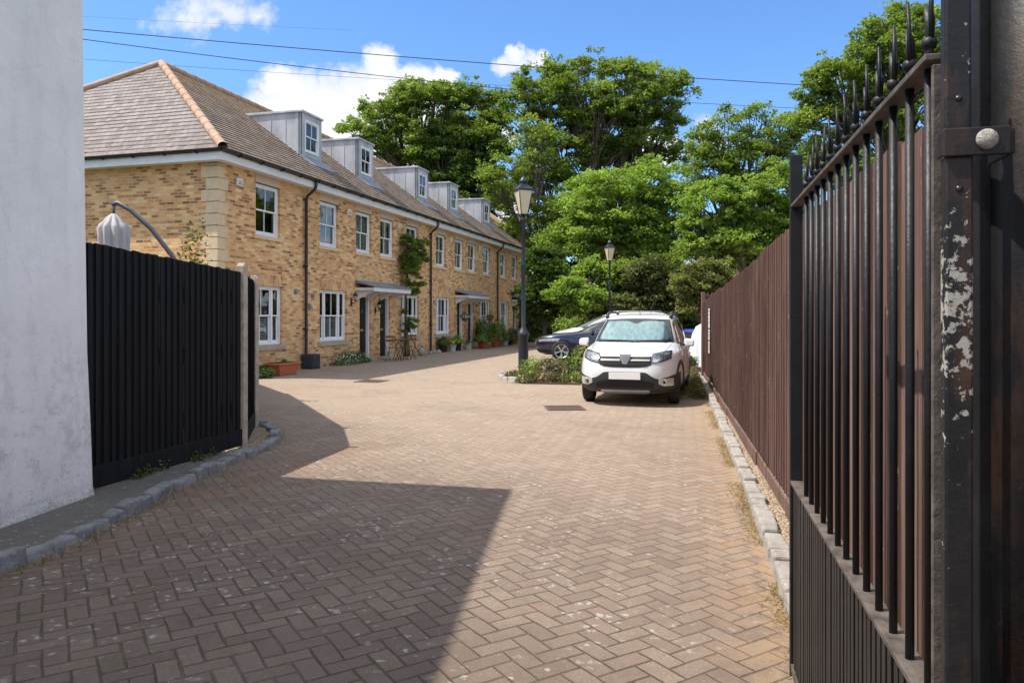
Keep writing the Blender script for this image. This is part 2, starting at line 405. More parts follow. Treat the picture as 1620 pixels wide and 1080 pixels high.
    t.put(b.inputs['Normal'], t.bump(t.m('ADD', h, t.m('MULTIPLY', grit, 0.45)), 1.0, 0.008))
    return m

def brick_mat(name, ax=0, rot=False):
    m, t, b = newmat(name)
    x, y, z = t.xyz(objco(t)); u = (x, y)[ax]
    vec = t.comb(z, u, 0) if rot else t.comb(u, z, 0)
    n = t.node('ShaderNodeTexBrick'); t.put(n.inputs[0], vec); n.offset = 0.5
    n.inputs['Color1'].default_value = (0, 0, 0, 1); n.inputs['Color2'].default_value = (1, 1, 1, 1); n.inputs['Mortar'].default_value = (0.5, 0.5, 0.5, 1)
    n.inputs['Scale'].default_value = 1; n.inputs['Mortar Size'].default_value = 0.0095; n.inputs['Mortar Smooth'].default_value = 0.2
    n.inputs['Brick Width'].default_value = 0.225; n.inputs['Row Height'].default_value = 0.075; n.inputs['Bias'].default_value = 0
    nv = t.noise(vec, 3.2, 4, 0.6); fine = t.noise(vec, 40, 4, 0.7); wide = t.noise(vec, 0.45, 4, 0.6)
    tone = t.m('ADD', t.m('MULTIPLY', n.outputs[0], 0.86), t.m('MULTIPLY', t.m('SUBTRACT', nv, 0.5), 0.55))
    tone = t.m('ADD', tone, t.m('MULTIPLY', t.m('SUBTRACT', fine, 0.5), 0.28))
    col = t.ramp(tone, [(0.0, (0.24, 0.105, 0.045)), (0.13, (0.42, 0.19, 0.075)), (0.24, (0.60, 0.29, 0.11)), (0.44, (0.72, 0.38, 0.145)), (0.66, (0.80, 0.475, 0.20)), (0.88, (0.85, 0.585, 0.31)), (1.0, (0.87, 0.69, 0.46))])
    col = t.mix(t.ramp(wide, [(0.40, 0.0), (0.7, 0.5)]), col, (0.55, 0.28, 0.11, 1))
    mort = t.mix(nv, (0.50, 0.36, 0.22, 1), (0.68, 0.55, 0.39, 1))
    # splash dirt near the ground and streaks below the eaves
    low = t.m('MULTIPLY', t.m('SUBTRACT', 1.0, t.m('DIVIDE', z, 0.7), clamp=True), t.m('ADD', nv, 0.1))
    col = t.mix(n.outputs['Fac'], col, mort)
    col = t.mix(t.m('MULTIPLY', low, 0.55, clamp=True), col, (0.19, 0.13, 0.08, 1))
    t.put(b.inputs['Base Color'], col); b.inputs['Roughness'].default_value = 0.9; b.inputs['Specular IOR Level'].default_value = 0.2
    t.put(b.inputs['Normal'], t.bump(t.m('SUBTRACT', t.m('MULTIPLY', fine, 0.4), n.outputs['Fac']), 0.6, 0.008))
    return m

def slate_mat(name, ax, course, warm):
    m, t, b = newmat(name)
    x, y, z = t.xyz(objco(t)); u, v = (x, y) if ax == 0 else (y, x)
    vec = t.comb(u, t.m('ADD', v, 0.35 if ax == 0 else 0.3), 0)
    n = t.node('ShaderNodeTexBrick'); t.put(n.inputs[0], vec); n.offset = 0.5
    n.inputs['Color1'].default_value = (0, 0, 0, 1); n.inputs['Color2'].default_value = (1, 1, 1, 1)
    n.inputs['Scale'].default_value = 1; n.inputs['Mortar Size'].default_value = 0.006; n.inputs['Brick Width'].default_value = 0.17; n.inputs['Row Height'].default_value = course
    n.inputs['Mortar'].default_value = (0.1, 0.1, 0.1, 1)
    nv = t.noise(vec, 1.3, 5, 0.65); fine = t.noise(vec, 25, 4, 0.75)
    tone = t.m('ADD', t.m('MULTIPLY', n.outputs[0], 0.55), t.m('ADD', t.m('MULTIPLY', nv, 0.35), t.m('MULTIPLY', fine, 0.25)))
    if warm: col = t.ramp(tone, [(0.2, (0.13, 0.095, 0.07)), (0.5, (0.215, 0.165, 0.125)), (0.8, (0.29, 0.235, 0.185)), (1.0, (0.36, 0.30, 0.25))])
    else: col = t.ramp(tone, [(0.2, (0.15, 0.115, 0.105)), (0.5, (0.225, 0.195, 0.185)), (0.8, (0.27, 0.245, 0.235)), (1.0, (0.32, 0.295, 0.28))])
    # orange lichen towards the ridge, moss towards the eaves
    lich = t.m('MULTIPLY', t.m('DIVIDE', t.m('SUBTRACT', z, 7.5), 1.6, clamp=True), t.ramp(t.noise(vec, 3.0, 6, 0.75), [(0.42, 0.0), (0.62, 1.0)]))
    if warm: col = t.mix(t.m('MULTIPLY', lich, 0.8), col, (0.42, 0.22, 0.06, 1))
    ms = t.m('MULTIPLY', t.m('SUBTRACT', 1.0, t.m('DIVIDE', t.m('SUBTRACT', z, 5.4), 1.6), clamp=True), t.ramp(t.noise(vec, 4.5, 6, 0.8), [(0.47, 0.0), (0.62, 1.0)]))
    col = t.mix(t.m('MULTIPLY', ms, 0.75), col, (0.11, 0.065, 0.055, 1))
    col = t.mix(t.m('MULTIPLY', n.outputs['Fac'], 0.6), col, (0.05, 0.04, 0.035, 1))
    t.put(b.inputs['Base Color'], col); b.inputs['Roughness'].default_value = 0.8; b.inputs['Specular IOR Level'].default_value = 0.3
    t.put(b.inputs['Normal'], t.bump(t.m('ADD', tone, fine), 0.5, 0.01))
    return m

def render_mat():
    m, t, b = newmat('white_render')
    co = geoco(t); x, y, z = t.xyz(co)
    n = t.noise(co, 1.3, 6, 0.7); f = t.noise(co, 55, 5, 0.75); st = t.noise(t.mapping(co, scale=(3, 3, 0.5)), 2.0, 5, 0.7)
    col = t.ramp(n, [(0.3, (0.78, 0.755, 0.72)), (0.7, (0.87, 0.845, 0.81))])
    low = t.m('SUBTRACT', 1.0, t.m('DIVIDE', z, 1.5), clamp=True)
    s = t.m('MULTIPLY', t.ramp(t.noise(co, 4.5, 8, 0.8), [(0.5, 0.0), (0.6, 1.0)]), t.m('ADD', t.m('MULTIPLY', low, 0.75), 0.12))
    col = t.mix(t.m('MULTIPLY', s, 0.75), col, (0.42, 0.40, 0.38, 1))
    col = t.mix(t.m('MULTIPLY', t.ramp(st, [(0.45, 0.0), (0.75, 1.0)]), 0.25), col, (0.46, 0.46, 0.46, 1))
    mo = t.m('MULTIPLY', t.m('SUBTRACT', 1.0, t.m('DIVIDE', t.m('ADD', z, t.m('MULTIPLY', n, 0.12)), 0.26), clamp=True), t.ramp(f, [(0.4, 0.2), (0.6, 1.0)]))
    col = t.mix(mo, col, (0.20, 0.18, 0.15, 1))
    cr = t.voro(t.comb(y, z, t.m('MULTIPLY', n, 0.3)), 0.8, 'DISTANCE_TO_EDGE'); crk = t.m('MULTIPLY', t.m('LESS_THAN', cr, 0.0035), t.m('GREATER_THAN', st, 0.45))
    col = t.mix(t.m('MULTIPLY', crk, 0.10), col, (0.3, 0.3, 0.3, 1))
    t.put(b.inputs['Base Color'], col); b.inputs['Roughness'].default_value = 0.85
    h = t.m('ADD', t.m('MULTIPLY', t.noise(co, 6, 4, 0.6), 1.0), t.m('MULTIPLY', f, 0.3))
    flake = t.ramp(t.noise(co, 3.1, 6, 0.7), [(0.55, 0.0), (0.565, 0.8)])
    t.put(b.inputs['Normal'], t.bump(t.m('ADD', h, t.m('MULTIPLY', flake, t.m('MULTIPLY', low, 0.7))), 0.55, 0.02))
    return m

def wood_mat(name, c1, c2, c3, flake=(0.4, 0.3, 0.25), fl=0.72, vec_axis='geo', board=0):
    m, t, b = newmat(name)
    co = geoco(t) if vec_axis == 'geo' else objco(t)
    g = t.noise(t.mapping(co, scale=(38, 38, 1.6)), 1.0, 6, 0.7); g2 = t.noise(t.mapping(co, scale=(9, 9, 0.6)), 1.0, 4, 0.6); f = t.noise(t.mapping(co, scale=(60, 60, 14)), 1, 4, 0.7)
    col = t.ramp(t.m('ADD', t.m('MULTIPLY', g, 0.65), t.m('MULTIPLY', g2, 0.35)), [(0.3, c1), (0.5, c2), (0.72, c3)])
    if board:
        bt = t.white(t.comb(t.m('FLOOR', t.m('DIVIDE', t.xyz(co)[1], board)), 0.0, 0.0)); col = t.mix(t.m('MULTIPLY', bt, 0.45), col, (*c1, 1)); col = t.mix(t.ramp(t.noise(t.mapping(co, scale=(14, 14, 0.9)), 1.0, 5, 0.7), [(0.55, 0.0), (0.7, 0.6)]), col, (0.30, 0.215, 0.185, 1))
    col = t.mix(t.ramp(f, [(fl, 0.0), (fl + 0.03, 0.9)]), col, (*flake, 1))
    t.put(b.inputs['Base Color'], col); b.inputs['Roughness'].default_value = 0.8; b.inputs['Specular IOR Level'].default_value = 0.2
    t.put(b.inputs['Normal'], t.bump(t.m('ADD', g, t.m('MULTIPLY', f, 0.4)), 0.6, 0.006))
    return m

def iron_mat(name, peel=0.0, rust=0.0):
    m, t, b = newmat(name)
    co = geoco(t); n = t.noise(co, 9, 6, 0.7); f = t.noise(co, 45, 5, 0.75); f2 = t.noise(co, 140, 3, 0.8)
    col = t.ramp(n, [(0.3, (0.006, 0.0065, 0.008)), (0.7, (0.015, 0.015, 0.017))])
    rough = t.m('ADD', 0.34, t.m('MULTIPLY', f, 0.25))
    if rust:
        rm = t.m('MULTIPLY', t.ramp(t.noise(t.mapping(co, scale=(1, 1, 0.3)), 7, 5, 0.7), [(0.5, 0.0), (0.66, 1.0)]), rust)
        col = t.mix(rm, col, t.mix(f, (0.09, 0.035, 0.015, 1), (0.26, 0.11, 0.045, 1)))
    if peel:
        _x, _y, zz = t.xyz(co); band = t.m('MAXIMUM', t.m('SUBTRACT', 1.0, t.m('DIVIDE', t.m('ABSOLUTE', t.m('SUBTRACT', zz, 1.52)), 0.26)), 0.0)
        band = t.m('ADD', t.m('MULTIPLY', band, 0.21), t.m('MULTIPLY', t.ramp(t.noise(co, 5, 3, 0.6), [(0.5, 0.0), (0.62, 1.0)]), 0.05))
        pm = t.m('MULTIPLY', t.ramp(t.m('ADD', t.noise(co, 52, 6, 0.68), band), [(0.75 - peel*0.1, 0.0), (0.765 - peel*0.1, 1.0)]), 1.0)
        col = t.mix(pm, col, t.mix(f, (0.24, 0.22, 0.19, 1), (0.50, 0.48, 0.44, 1)))
    col = t.mix(t.ramp(f2, [(0.74, 0.0), (0.77, 0.7)]), col, (0.45, 0.44, 0.42, 1))
    t.put(b.inputs['Base Color'], col); t.put(b.inputs['Roughness'], rough); b.inputs['Specular IOR Level'].default_value = 0.38
    t.put(b.inputs['Normal'], t.bump(t.m('ADD', t.m('MULTIPLY', n, 0.5), f), 0.4, 0.004))
    if rust and not peel: b.inputs['Specular IOR Level'].default_value = 0.3
    return m

def granite_mat(name, c=(0.42, 0.40, 0.37), dirt=0.3):
    m, t, b = newmat(name); co = geoco(t)
    f = t.noise(co, 120, 4, 0.85); n = t.noise(co, 7, 5, 0.7); s = t.noise(co, 18, 5, 0.7)
    col = t.ramp(f, [(0.3, tuple(q*0.45 for q in c)), (0.5, c), (0.72, tuple(min(1, q*1.45) for q in c))])
    col = t.mix(t.m('MULTIPLY', t.ramp(n, [(0.42, 0.0), (0.62, 1.0)]), dirt), col, (0.13, 0.105, 0.08, 1))
    lc = t.ramp(t.m('ADD', t.voro(co, 13), t.m('MULTIPLY', t.m('SUBTRACT', s, 0.5), 0.5)), [(0.12, 0.8), (0.2, 0.0)]); col = t.mix(t.m('MULTIPLY', lc, dirt), col, (0.42, 0.42, 0.38, 1))
    t.put(b.inputs['Base Color'], col); b.inputs['Roughness'].default_value = 0.85
    t.put(b.inputs['Normal'], t.bump(t.m('ADD', f, t.m('MULTIPLY', s, 2.0)), 0.7, 0.012))
    return m

def soil_mat(name, c1, c2, sc=6, bs=40, bd=0.03):
    m, t, b = newmat(name); co = geoco(t)
    n = t.noise(co, sc, 6, 0.75); f = t.noise(co, bs, 5, 0.8)
    t.put(b.inputs['Base Color'], t.ramp(t.m('ADD', t.m('MULTIPLY', n, 0.5), t.m('MULTIPLY', f, 0.5)), [(0.35, c1), (0.65, c2)]))
    b.inputs['Roughness'].default_value = 0.95; b.inputs['Specular IOR Level'].default_value = 0.1
    t.put(b.inputs['Normal'], t.bump(f, 0.8, bd)); return m

def gravel_mat(name):
    m, t, b = newmat(name); co = geoco(t)
    v = t.voro(co, 75, out=1); d = t.voro(co, 75, out=0); x, y, z = t.xyz(v)
    col = t.ramp(x, [(0.0, (0.22, 0.13, 0.07)), (0.35, (0.42, 0.28, 0.16)), (0.7, (0.58, 0.46, 0.32)), (1.0, (0.66, 0.60, 0.52))])
    col = t.mix(t.ramp(d, [(0.35, 0.0), (0.7, 0.75)]), col, (0.09, 0.065, 0.045, 1))
    t.put(b.inputs['Base Color'], col); b.inputs['Roughness'].default_value = 0.9
    t.put(b.inputs['Normal'], t.bump(t.m('SUBTRACT', 1.0, d), 1.0, 0.012)); return m

def glass_mat(name, ior=1.75, tint=(0.82, 0.86, 0.86), rough=0.02):
    m, t, b = newmat(name); o = m.node_tree.nodes['Material Output']; m.node_tree.nodes.remove(b)
    fr = t.node('ShaderNodeFresnel'); fr.inputs[0].default_value = ior
    tr = t.node('ShaderNodeBsdfTransparent'); tr.inputs[0].default_value = (*tint, 1)
    gl = t.node('ShaderNodeBsdfAnisotropic') if False else t.node('ShaderNodeBsdfGlossy')
    gl.inputs['Roughness'].default_value = rough
    gl.inputs[0].default_value = (0.95, 0.97, 1, 1)
    wob = t.bump(t.noise(objco(t), 1.6, 2, 0.5), 0.06, 0.1); t.put(gl.inputs['Normal'], wob)
    mx = t.node('ShaderNodeMixShader'); t.put(mx.inputs[0], fr.outputs[0]); t.l.new(tr.outputs[0], mx.inputs[1]); t.l.new(gl.outputs[0], mx.inputs[2])
    t.l.new(mx.outputs[0], o.inputs[0]); return m

MT = {}
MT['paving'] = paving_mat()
MT['brick_x'] = brick_mat('yellow_stock_brick_front', 0); MT['brick_y'] = brick_mat('yellow_stock_brick_side', 1); MT['arch'] = brick_mat('brick_arch', 0, True)
MT['slate_x'] = slate_mat('slate_front', 0, 0.154, True); MT['slate_y'] = slate_mat('slate_side', 1, 0.138, False)
MT['render'] = render_mat()
MT['brown_wood'] = wood_mat('brown_fence_wood', (0.078, 0.044, 0.036), (0.175, 0.105, 0.085), (0.27, 0.18, 0.15), (0.48, 0.37, 0.32), 0.66, board=0.1325)
MT['black_wood'] = wood_mat('black_fence_wood', (0.006, 0.006, 0.007), (0.011, 0.011, 0.013), (0.022, 0.022, 0.025), (0.5, 0.47, 0.42), 0.80)  # pale flakes paint in slivers of daylight between the boards
MT['table_wood'] = wood_mat('table_wood', (0.12, 0.06, 0.03), (0.22, 0.12, 0.06), (0.3, 0.18, 0.1), vec_axis='obj')
MT['iron'] = iron_mat('black_iron'); MT['iron_peel'] = iron_mat('peeling_iron', 0.6, 0.35); MT['iron_rust'] = iron_mat('rusty_iron', 0.0, 0.2); MT['iron_brown'] = pbr('weathered_rail', (0.10, 0.082, 0.07), 0.6, var=0.6, scale=18, bump=0.4)
MT['granite'] = granite_mat('granite_setts', (0.40, 0.375, 0.34), 0.40); MT['granite_dark'] = granite_mat('granite_dark', (0.27, 0.28, 0.29), 0.55)
MT['concrete'] = granite_mat('concrete_post', (0.50, 0.42, 0.33), 0.4); MT['slab'] = granite_mat('dirty_concrete', (0.15, 0.145, 0.13), 0.65)
MT['gravel'] = gravel_mat('gravel')
MT['soil'] = soil_mat('soil', (0.05, 0.038, 0.025), (0.11, 0.085, 0.05))
MT['grass'] = soil_mat('grass_ground', (0.03, 0.045, 0.012), (0.08, 0.10, 0.03), 1.5, 30)
MT['stone'] = pbr('stone_dressing', (0.66, 0.50, 0.32), 0.85, var=0.1, scale=6, bump=0.3)
MT['sill'] = pbr('stone_sill', (0.40, 0.34, 0.25), 0.85, var=0.2, scale=8, bump=0.3)
MT['lintel'] = pbr('painted_panel', (0.60, 0.45, 0.34), 0.8, var=0.07, scale=5)
MT['upvc'] = pbr('white_frame', (0.80, 0.80, 0.80), 0.4, var=0.04, scale=6)
MT['fascia'] = pbr('white_fascia', (0.74, 0.72, 0.71), 0.5, var=0.08, scale=2, stretch=(1, 3, 3))
MT['lead'] = pbr('lead_cladding', (0.42, 0.43, 0.46), 0.55, var=0.28, scale=2.2, bump=0.25, bscale=9, stretch=(1, 1, 0.5))
MT['lead_dark'] = pbr('lead_flashing', (0.19, 0.21, 0.25), 0.5, var=0.2, scale=3)
MT['black_plastic'] = pbr('black_plastic', (0.018, 0.016, 0.016), 0.35, var=0.3, scale=5)
MT['hip_tile'] = pbr('clay_hip_tile', (0.40, 0.255, 0.175), 0.85, var=0.25, scale=4, bump=0.4)
MT['glass'] = glass_mat('window_glass'); MT['car_glass'] = glass_mat('car_glass', 1.7, (0.25, 0.30, 0.30))
MT['interior'] = pbr('room_plaster', (0.25, 0.23, 0.20), 0.9, var=0.1)
MT['shutter'] = pbr('shutter_slats', (0.72, 0.72, 0.68), 0.5, var=0.05)
MT['curtain'] = pbr('curtain', (0.55, 0.55, 0.52), 0.9, var=0.15, scale=8, stretch=(6, 6, 0.2))
MT['door'] = pbr('dark_door_paint', (0.014, 0.009, 0.009), 0.55, var=0.3, spec=0.25)
MT['brass'] = pbr('brass', (0.5, 0.4, 0.22), 0.35, 0.9)
MT['terracotta'] = pbr('terracotta_plastic', (0.48, 0.13, 0.05), 0.6, var=0.12, scale=6, bump=0.1)
MT['white_paint'] = pbr('white_box', (0.72, 0.70, 0.62), 0.5, var=0.05)
MT['bark'] = soil_mat('bark', (0.06, 0.045, 0.032), (0.20, 0.155, 0.115), 4, 25, 0.05)
MT['canvas'] = pbr('grey_canvas', (0.46, 0.44, 0.45), 0.9, var=0.12, scale=6, stretch=(5, 5, 1))
MT['grey_metal'] = pbr('grey_powder_coat', (0.075, 0.08, 0.10), 0.4, var=0.1)
MT['white_pot'] = pbr('white_pot', (0.66, 0.66, 0.64), 0.5, var=0.1); MT['dark_pot'] = pbr('dark_pot', (0.03, 0.032, 0.036), 0.6, var=0.2)
MT['cable'] = pbr('cable_rubber', (0.02, 0.02, 0.022), 0.6)
G = lambda *s: [(p, c) for p, c in s]
MT['leaf_big'] = leaf_mat('sycamore_leaves', G((0, (0.085, 0.125, 0.025)), (0.5, (0.18, 0.25, 0.05)), (1, (0.32, 0.39, 0.10))), 0.55)
MT['leaf_dark'] = leaf_mat('ivy_leaves', G((0, (0.045, 0.08, 0.016)), (0.5, (0.09, 0.15, 0.028)), (1, (0.165, 0.24, 0.05))), 0.38, 0.4)
MT['leaf_bright'] = leaf_mat('bright_leaves', G((0, (0.12, 0.185, 0.035)), (0.5, (0.22, 0.32, 0.065)), (1, (0.36, 0.46, 0.12))), 0.55)
MT['leaf_yellow'] = leaf_mat('olive_leaves', G((0, (0.12, 0.085, 0.035)), (0.35, (0.15, 0.17, 0.045)), (0.7, (0.22, 0.25, 0.07)), (1, (0.38, 0.30, 0.14))), 0.4)
MT['leaf_shrub'] = leaf_mat('shrub_leaves', G((0, (0.045, 0.06, 0.018)), (0.5, (0.10, 0.125, 0.035)), (1, (0.20, 0.20, 0.08))))
MT['leaf_brown'] = leaf_mat('seed_heads', G((0, (0.12, 0.075, 0.055)), (0.5, (0.19, 0.13, 0.09)), (1, (0.28, 0.21, 0.14))))
MT['petal_white'] = leaf_mat('white_petals', G((0, (0.7, 0.68, 0.64)), (1, (0.85, 0.84, 0.82))), 0.2)
MT['petal_red'] = leaf_mat('red_petals', G((0, (0.45, 0.015, 0.02)), (1, (0.6, 0.05, 0.05))), 0.2)
MT['petal_yellow'] = leaf_mat('yellow_petals', G((0, (0.7, 0.45, 0.02)), (1, (0.8, 0.6, 0.05))), 0.2)
MT['straw'] = leaf_mat('dry_grass', G((0, (0.20, 0.13, 0.05)), (0.6, (0.42, 0.30, 0.14)), (1, (0.16, 0.17, 0.04))), 0.2)

# ------------------------------------------------------------------ ground
def sheet(name, poly, z, mat, kind='structure', up=0.0):
    mb = MB(); n = len(poly)
    if up: mb.prism(poly, z, z + up)
    else: mb.add([(x, y, z) for x, y in poly], [tuple(range(n))])
    o = mb.build(name, mat); o['kind'] = kind; return o
sheet('ground', [(-900, -900), (900, -900), (900, 900), (-900, 900)], -0.004, MT['grass'])
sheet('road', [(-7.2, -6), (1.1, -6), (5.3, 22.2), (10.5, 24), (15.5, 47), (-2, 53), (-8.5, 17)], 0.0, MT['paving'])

def curve_pts(pts, step):
    P = [Vector((p[0], p[1], 0)) for p in pts]; out = []
    for i in range(len(P) - 1):
        p0, p1, p2, p3 = P[max(i-1, 0)], P[i], P[i+1], P[min(i+2, len(P)-1)]
        for k in range(12):
            s = k / 12; out.append(0.5 * ((2*p1) + (p2-p0)*s + (2*p0-5*p1+4*p2-p3)*s*s + (3*p1-p0-3*p2+p3)*s**3))
    out.append(P[-1]); res = [out[0]]; acc = 0
    for a, b2 in zip(out, out[1:]):
        d = (b2 - a).length
        while acc + d >= step:
            a = a.lerp(b2, (step - acc) / d); d = (b2 - a).length; res.append(a.copy()); acc = 0
        acc += d
    return res
def kerb(name, line, wdt, hgt, step, mat, side, seed, rough=1.0):
    rnd = random.Random(seed); pts = curve_pts(line, step); mb = MB()
    for a, b2 in zip(pts, pts[1:]):
        d = (b2 - a).normalized(); n = Vector((-d.y, d.x, 0)) * side; g = 0.008
        a2 = a + d * g; c2 = b2 - d * g
        j = lambda s=0.012: rnd.uniform(-s, s) * rough
        w0 = wdt * rnd.uniform(0.9, 1.08); h = hgt + rnd.uniform(-.022, .018) * rough
        vs = []
        for zz, ins in ((-0.03, 0), (h, 0.012)):
            for q, o2 in ((a2, ins), (c2, ins), (c2, w0 - ins), (a2, w0 - ins)):
                p = q + n * o2 + d * (j(0.006)); vs.append((p.x + j(), p.y + j(), zz + (j(0.008) if zz > 0 else 0)))
        if side < 0: vs = [vs[i] for i in (1, 0, 3, 2, 5, 4, 7, 6)]
        mb.hexa(vs)
    o = mb.build(name, mat, bevel=0.016, seg=2); o['kind'] = 'structure'; return o
LK = [GP(-60, 932), GP(0, 912), GP(60, 886), GP(123, 863), GP(180, 832), GP(242, 800), GP(296, 770), GP(375, 733), GP(425, 712), GP(444, 697), GP(440, 684), GP(420, 675), GP(385, 669)]
kerb('kerb', LK, 0.13, 0.09, 0.21, MT['granite_dark'], 1, 3, 1.5)
RK = [(1.02, 1.9), GP(1247, 984), GP(1217, 893), GP(1182, 796), GP(1161, 737), GP(1137, 678), GP(1117, 625), (4.75, 19.5)]
kerb('kerb', RK, 0.14, 0.08, 0.185, MT['granite'], -1, 4, 0.6)
sheet('pavement', [(-4.9, 3.9), *[(p.x - 0.06, p.y) for p in LK[2:8]], (-3.1, 8.1), (-3.9, 8.1), (-4.6, 4.5)], 0.045, MT['slab'])
sheet('gravel_bed', [(LK[i].x - 0.05, LK[i].y) for i in (7, 8, 9)] + [(LK[10].x - .05, LK[10].y - .05), (LK[11].x, LK[11].y - 0.1), (-3.75, 10.6), (-3.3, 8.0), (-3.1, 7.4)], 0.03, MT['gravel'])
sheet('gravel_strip', [(1.3, 2.0), (1.32 + 0.3, 2.0), (4.75, 18.2), (4.55, 18.2)] if False else [(1.12, 1.9), (1.45, 1.9), (4.72, 18.0), (4.45, 18.0), GP(1117, 625).to_tuple()[:2], (1.55, 3.9)], 0.035, MT['gravel'])
def pebbles(name, n, fn, seed, rr=(0.004, 0.011)):
    rg = random.Random(seed); mb = MB()
    for _ in range(n):
        x, y, z = fn(rg); r = rg.uniform(*rr); th = rg.uniform(0, 3)
        vs = []
        for (a, b2, c2) in ((1, 0, 0), (0, 1, 0), (-1, 0, 0), (0, -1, 0), (0, 0, 1)):
            s = r * rg.uniform(0.8, 1.4)
            vs.append((x + s*(a*math.cos(th) - b2*math.sin(th)), y + s*(a*math.sin(th) + b2*math.cos(th)), z + c2*r*0.8))
        mb.add(vs, [(0, 1, 4), (1, 2, 4), (2, 3, 4), (3, 0, 4)], True)
    o = mb.build(name, MT['gravel']); o['kind'] = 'stuff'; o['label'] = 'small beige gravel stones beside the granite kerb'; return o
def fright(rg):
    y = rg.uniform(2.2, 15) if rg.random() < .5 else rg.uniform(2.2, 7); x = 0.6 + 0.2155*y + 0.17 + rg.uniform(0.0, 0.06 + 0.18); return x, y, 0.036
pebbles('gravel', 5000, fright, 5)
def fleft(rg):
    t_ = rg.random(); a = LK[7].lerp(LK[10], t_); return a.x - 0.1 - rg.random()*0.55 + (0.25 if .3 < t_ < .9 else 0), a.y + rg.uniform(-.1, .4), 0.031
pebbles('gravel', 1500, fleft, 6)
# dry grass and weeds along the kerbs
def blades(name, P, size, mat, seed, label, up=0.1, wide=0.13):
    o = leaf_obj(name, P, size, mat, None, up=up, seed=seed, aspect=wide); o['kind'] = 'stuff'; o['label'] = label; return o
rg = np.random.default_rng(11); n = 7000; yy = 2.3 + 12.5*rg.random(n)**1.5; cl_ = np.sin(yy*5.1)+np.sin(yy*2.3+1) > -0.4
P = np.stack([0.6 + 0.2155*yy - np.abs(rg.normal(0, 0.06, n)), yy, 0.004 + 0.022*rg.random(n)], 1)[cl_]
blades('dry_grass', P, 0.034, MT['straw'], 12, 'dry straw coloured grass along the foot of the right kerb')
pts = []
for i in range(1, 11):
    for k in range(70):
        q = LK[i].lerp(LK[i+1], rg.random()); pts.append((q.x + abs(rg.normal(0, 0.06)), q.y - abs(rg.normal(0, .05)), 0.008 + 0.03*rg.random()))
blades('weeds', np.array(pts), 0.045, MT['straw'], 13, 'dry weeds growing along the foot of the left kerb')
pts = []
for k in range(12):
    y0 = rg.uniform(5.9, 7.9); x0 = -3.62 + (y0 - 6.3)*0.22 + 0.16
    for q in range(30): pts.append((x0 + rg.normal(0, .03), y0 + rg.normal(0, .04), 0.05 + abs(rg.normal(0, 0.035))))
blades('weeds', np.array(pts), 0.05, MT['leaf_shrub'], 14, 'green weeds under the black fence', wide=0.3)

# ------------------------------------------------------------------ white building on the left
def white_building():
    mb = MB(); zs = [0.0, 0.12, 0.5, 1.2, 2.2, 3.5, 4.8, 5.95]; rnd = random.Random(2)
    off = [0.05, 0.035, 0.02, 0.0, -0.015, -0.03, -0.04, -0.05]
    pl = [(-3.45, 6.12), (-3.52, 5.5), (-3.59, 4.8), (-3.66, 4.0), (-3.80, 2.4), (-4.0, 0.3), (-4.2, -2.0)]
    K = len(pl); vs = []
    for z, o2 in zip(zs, off):
        for (x, y) in pl: vs.append((x + o2 + rnd.uniform(-.006, .006), y + (o2*0.3 if y > 6 else 0), z))
        vs.append((-14, -2, z)); vs.append((-14, 8.6 if True else 6, z))
    n = K + 2; fs = [(i*n+j, i*n+(j+1) % n, (i+1)*n+(j+1) % n, (i+1)*n+j)[::-1] for i in range(len(zs)-1) for j in range(n)]
    fs.append(tuple((len(zs)-1)*n + j for j in range(n))[::-1])
    mb.add(vs, fs)
    return mb
root = empty('white_building', 'white rendered building wall with cracked stained paint at the left edge', 'building', (0, 0, 0))
white_building().build('wall', MT['render'], root)

# ------------------------------------------------------------------ black fence behind the white wall
def feather_boards(mb, a, b2, wdt, z0a, z1a, z0b, z1b, seed, thick=0.018, lap=0.012, gap=None, jit=0.006, flip=1):
    rnd = random.Random(seed); a = Vector((*a, 0)); b2 = Vector((*b2, 0)); L = (b2 - a).length; d = (b2 - a) / L; n = Vector((d.y, -d.x, 0)) * flip
    k = max(1, round(L / wdt)); w_ = L / k
    for i in range(k):
        s0, s1 = i * w_ - lap * 0.5, (i + 1) * w_ + lap * 0.5
        if gap and rnd.random() < gap: s1 -= lap + 0.006
        f0, f1 = s0 / L, s1 / L; o0, o1 = thick * 1.2, thick * 0.25
        if True: o0, o1 = o0 + rnd.uniform(0, .004), o1 + rnd.uniform(0, .003)
        zt = rnd.uniform(-jit, jit)
        vs = []
        for zsel in (0, 1):
            for (s, f, o2) in ((s0, f0, 0), (s1, f1, 0), (s1, f1, o1), (s0, f0, o0)):
                z = (z0a + (z0b - z0a) * f) if zsel == 0 else (z1a + (z1b - z1a) * f) + zt
                p = a + d * s + n * o2; vs.append((p.x, p.y, z))
        if flip > 0: vs = [vs[i2] for i2 in (1, 0, 3, 2, 5, 4, 7, 6)]
        mb.hexa(vs)
FA, FB = (-3.62, 6.02), (-3.055, 8.455)
root = empty('garden_fence', 'black feather edge garden fence with concrete posts beside the white wall', 'fence', (FA[0], FA[1], 0))
O = Vector((FA[0], FA[1], 0)); TM = Matrix.Translation(-O)
def loc(mb, root_loc):
    mb.v = [(x - root_loc[0], y - root_loc[1], z - root_loc[2]) for x, y, z in mb.v]; return mb
mb = MB(); feather_boards(mb, FA, FB, 0.088, 0.2, 2.13, 0.2, 2.0, 8, thick=0.022, gap=0.12, flip=1); loc(mb, O).build('panel', MT['black_wood'], root)
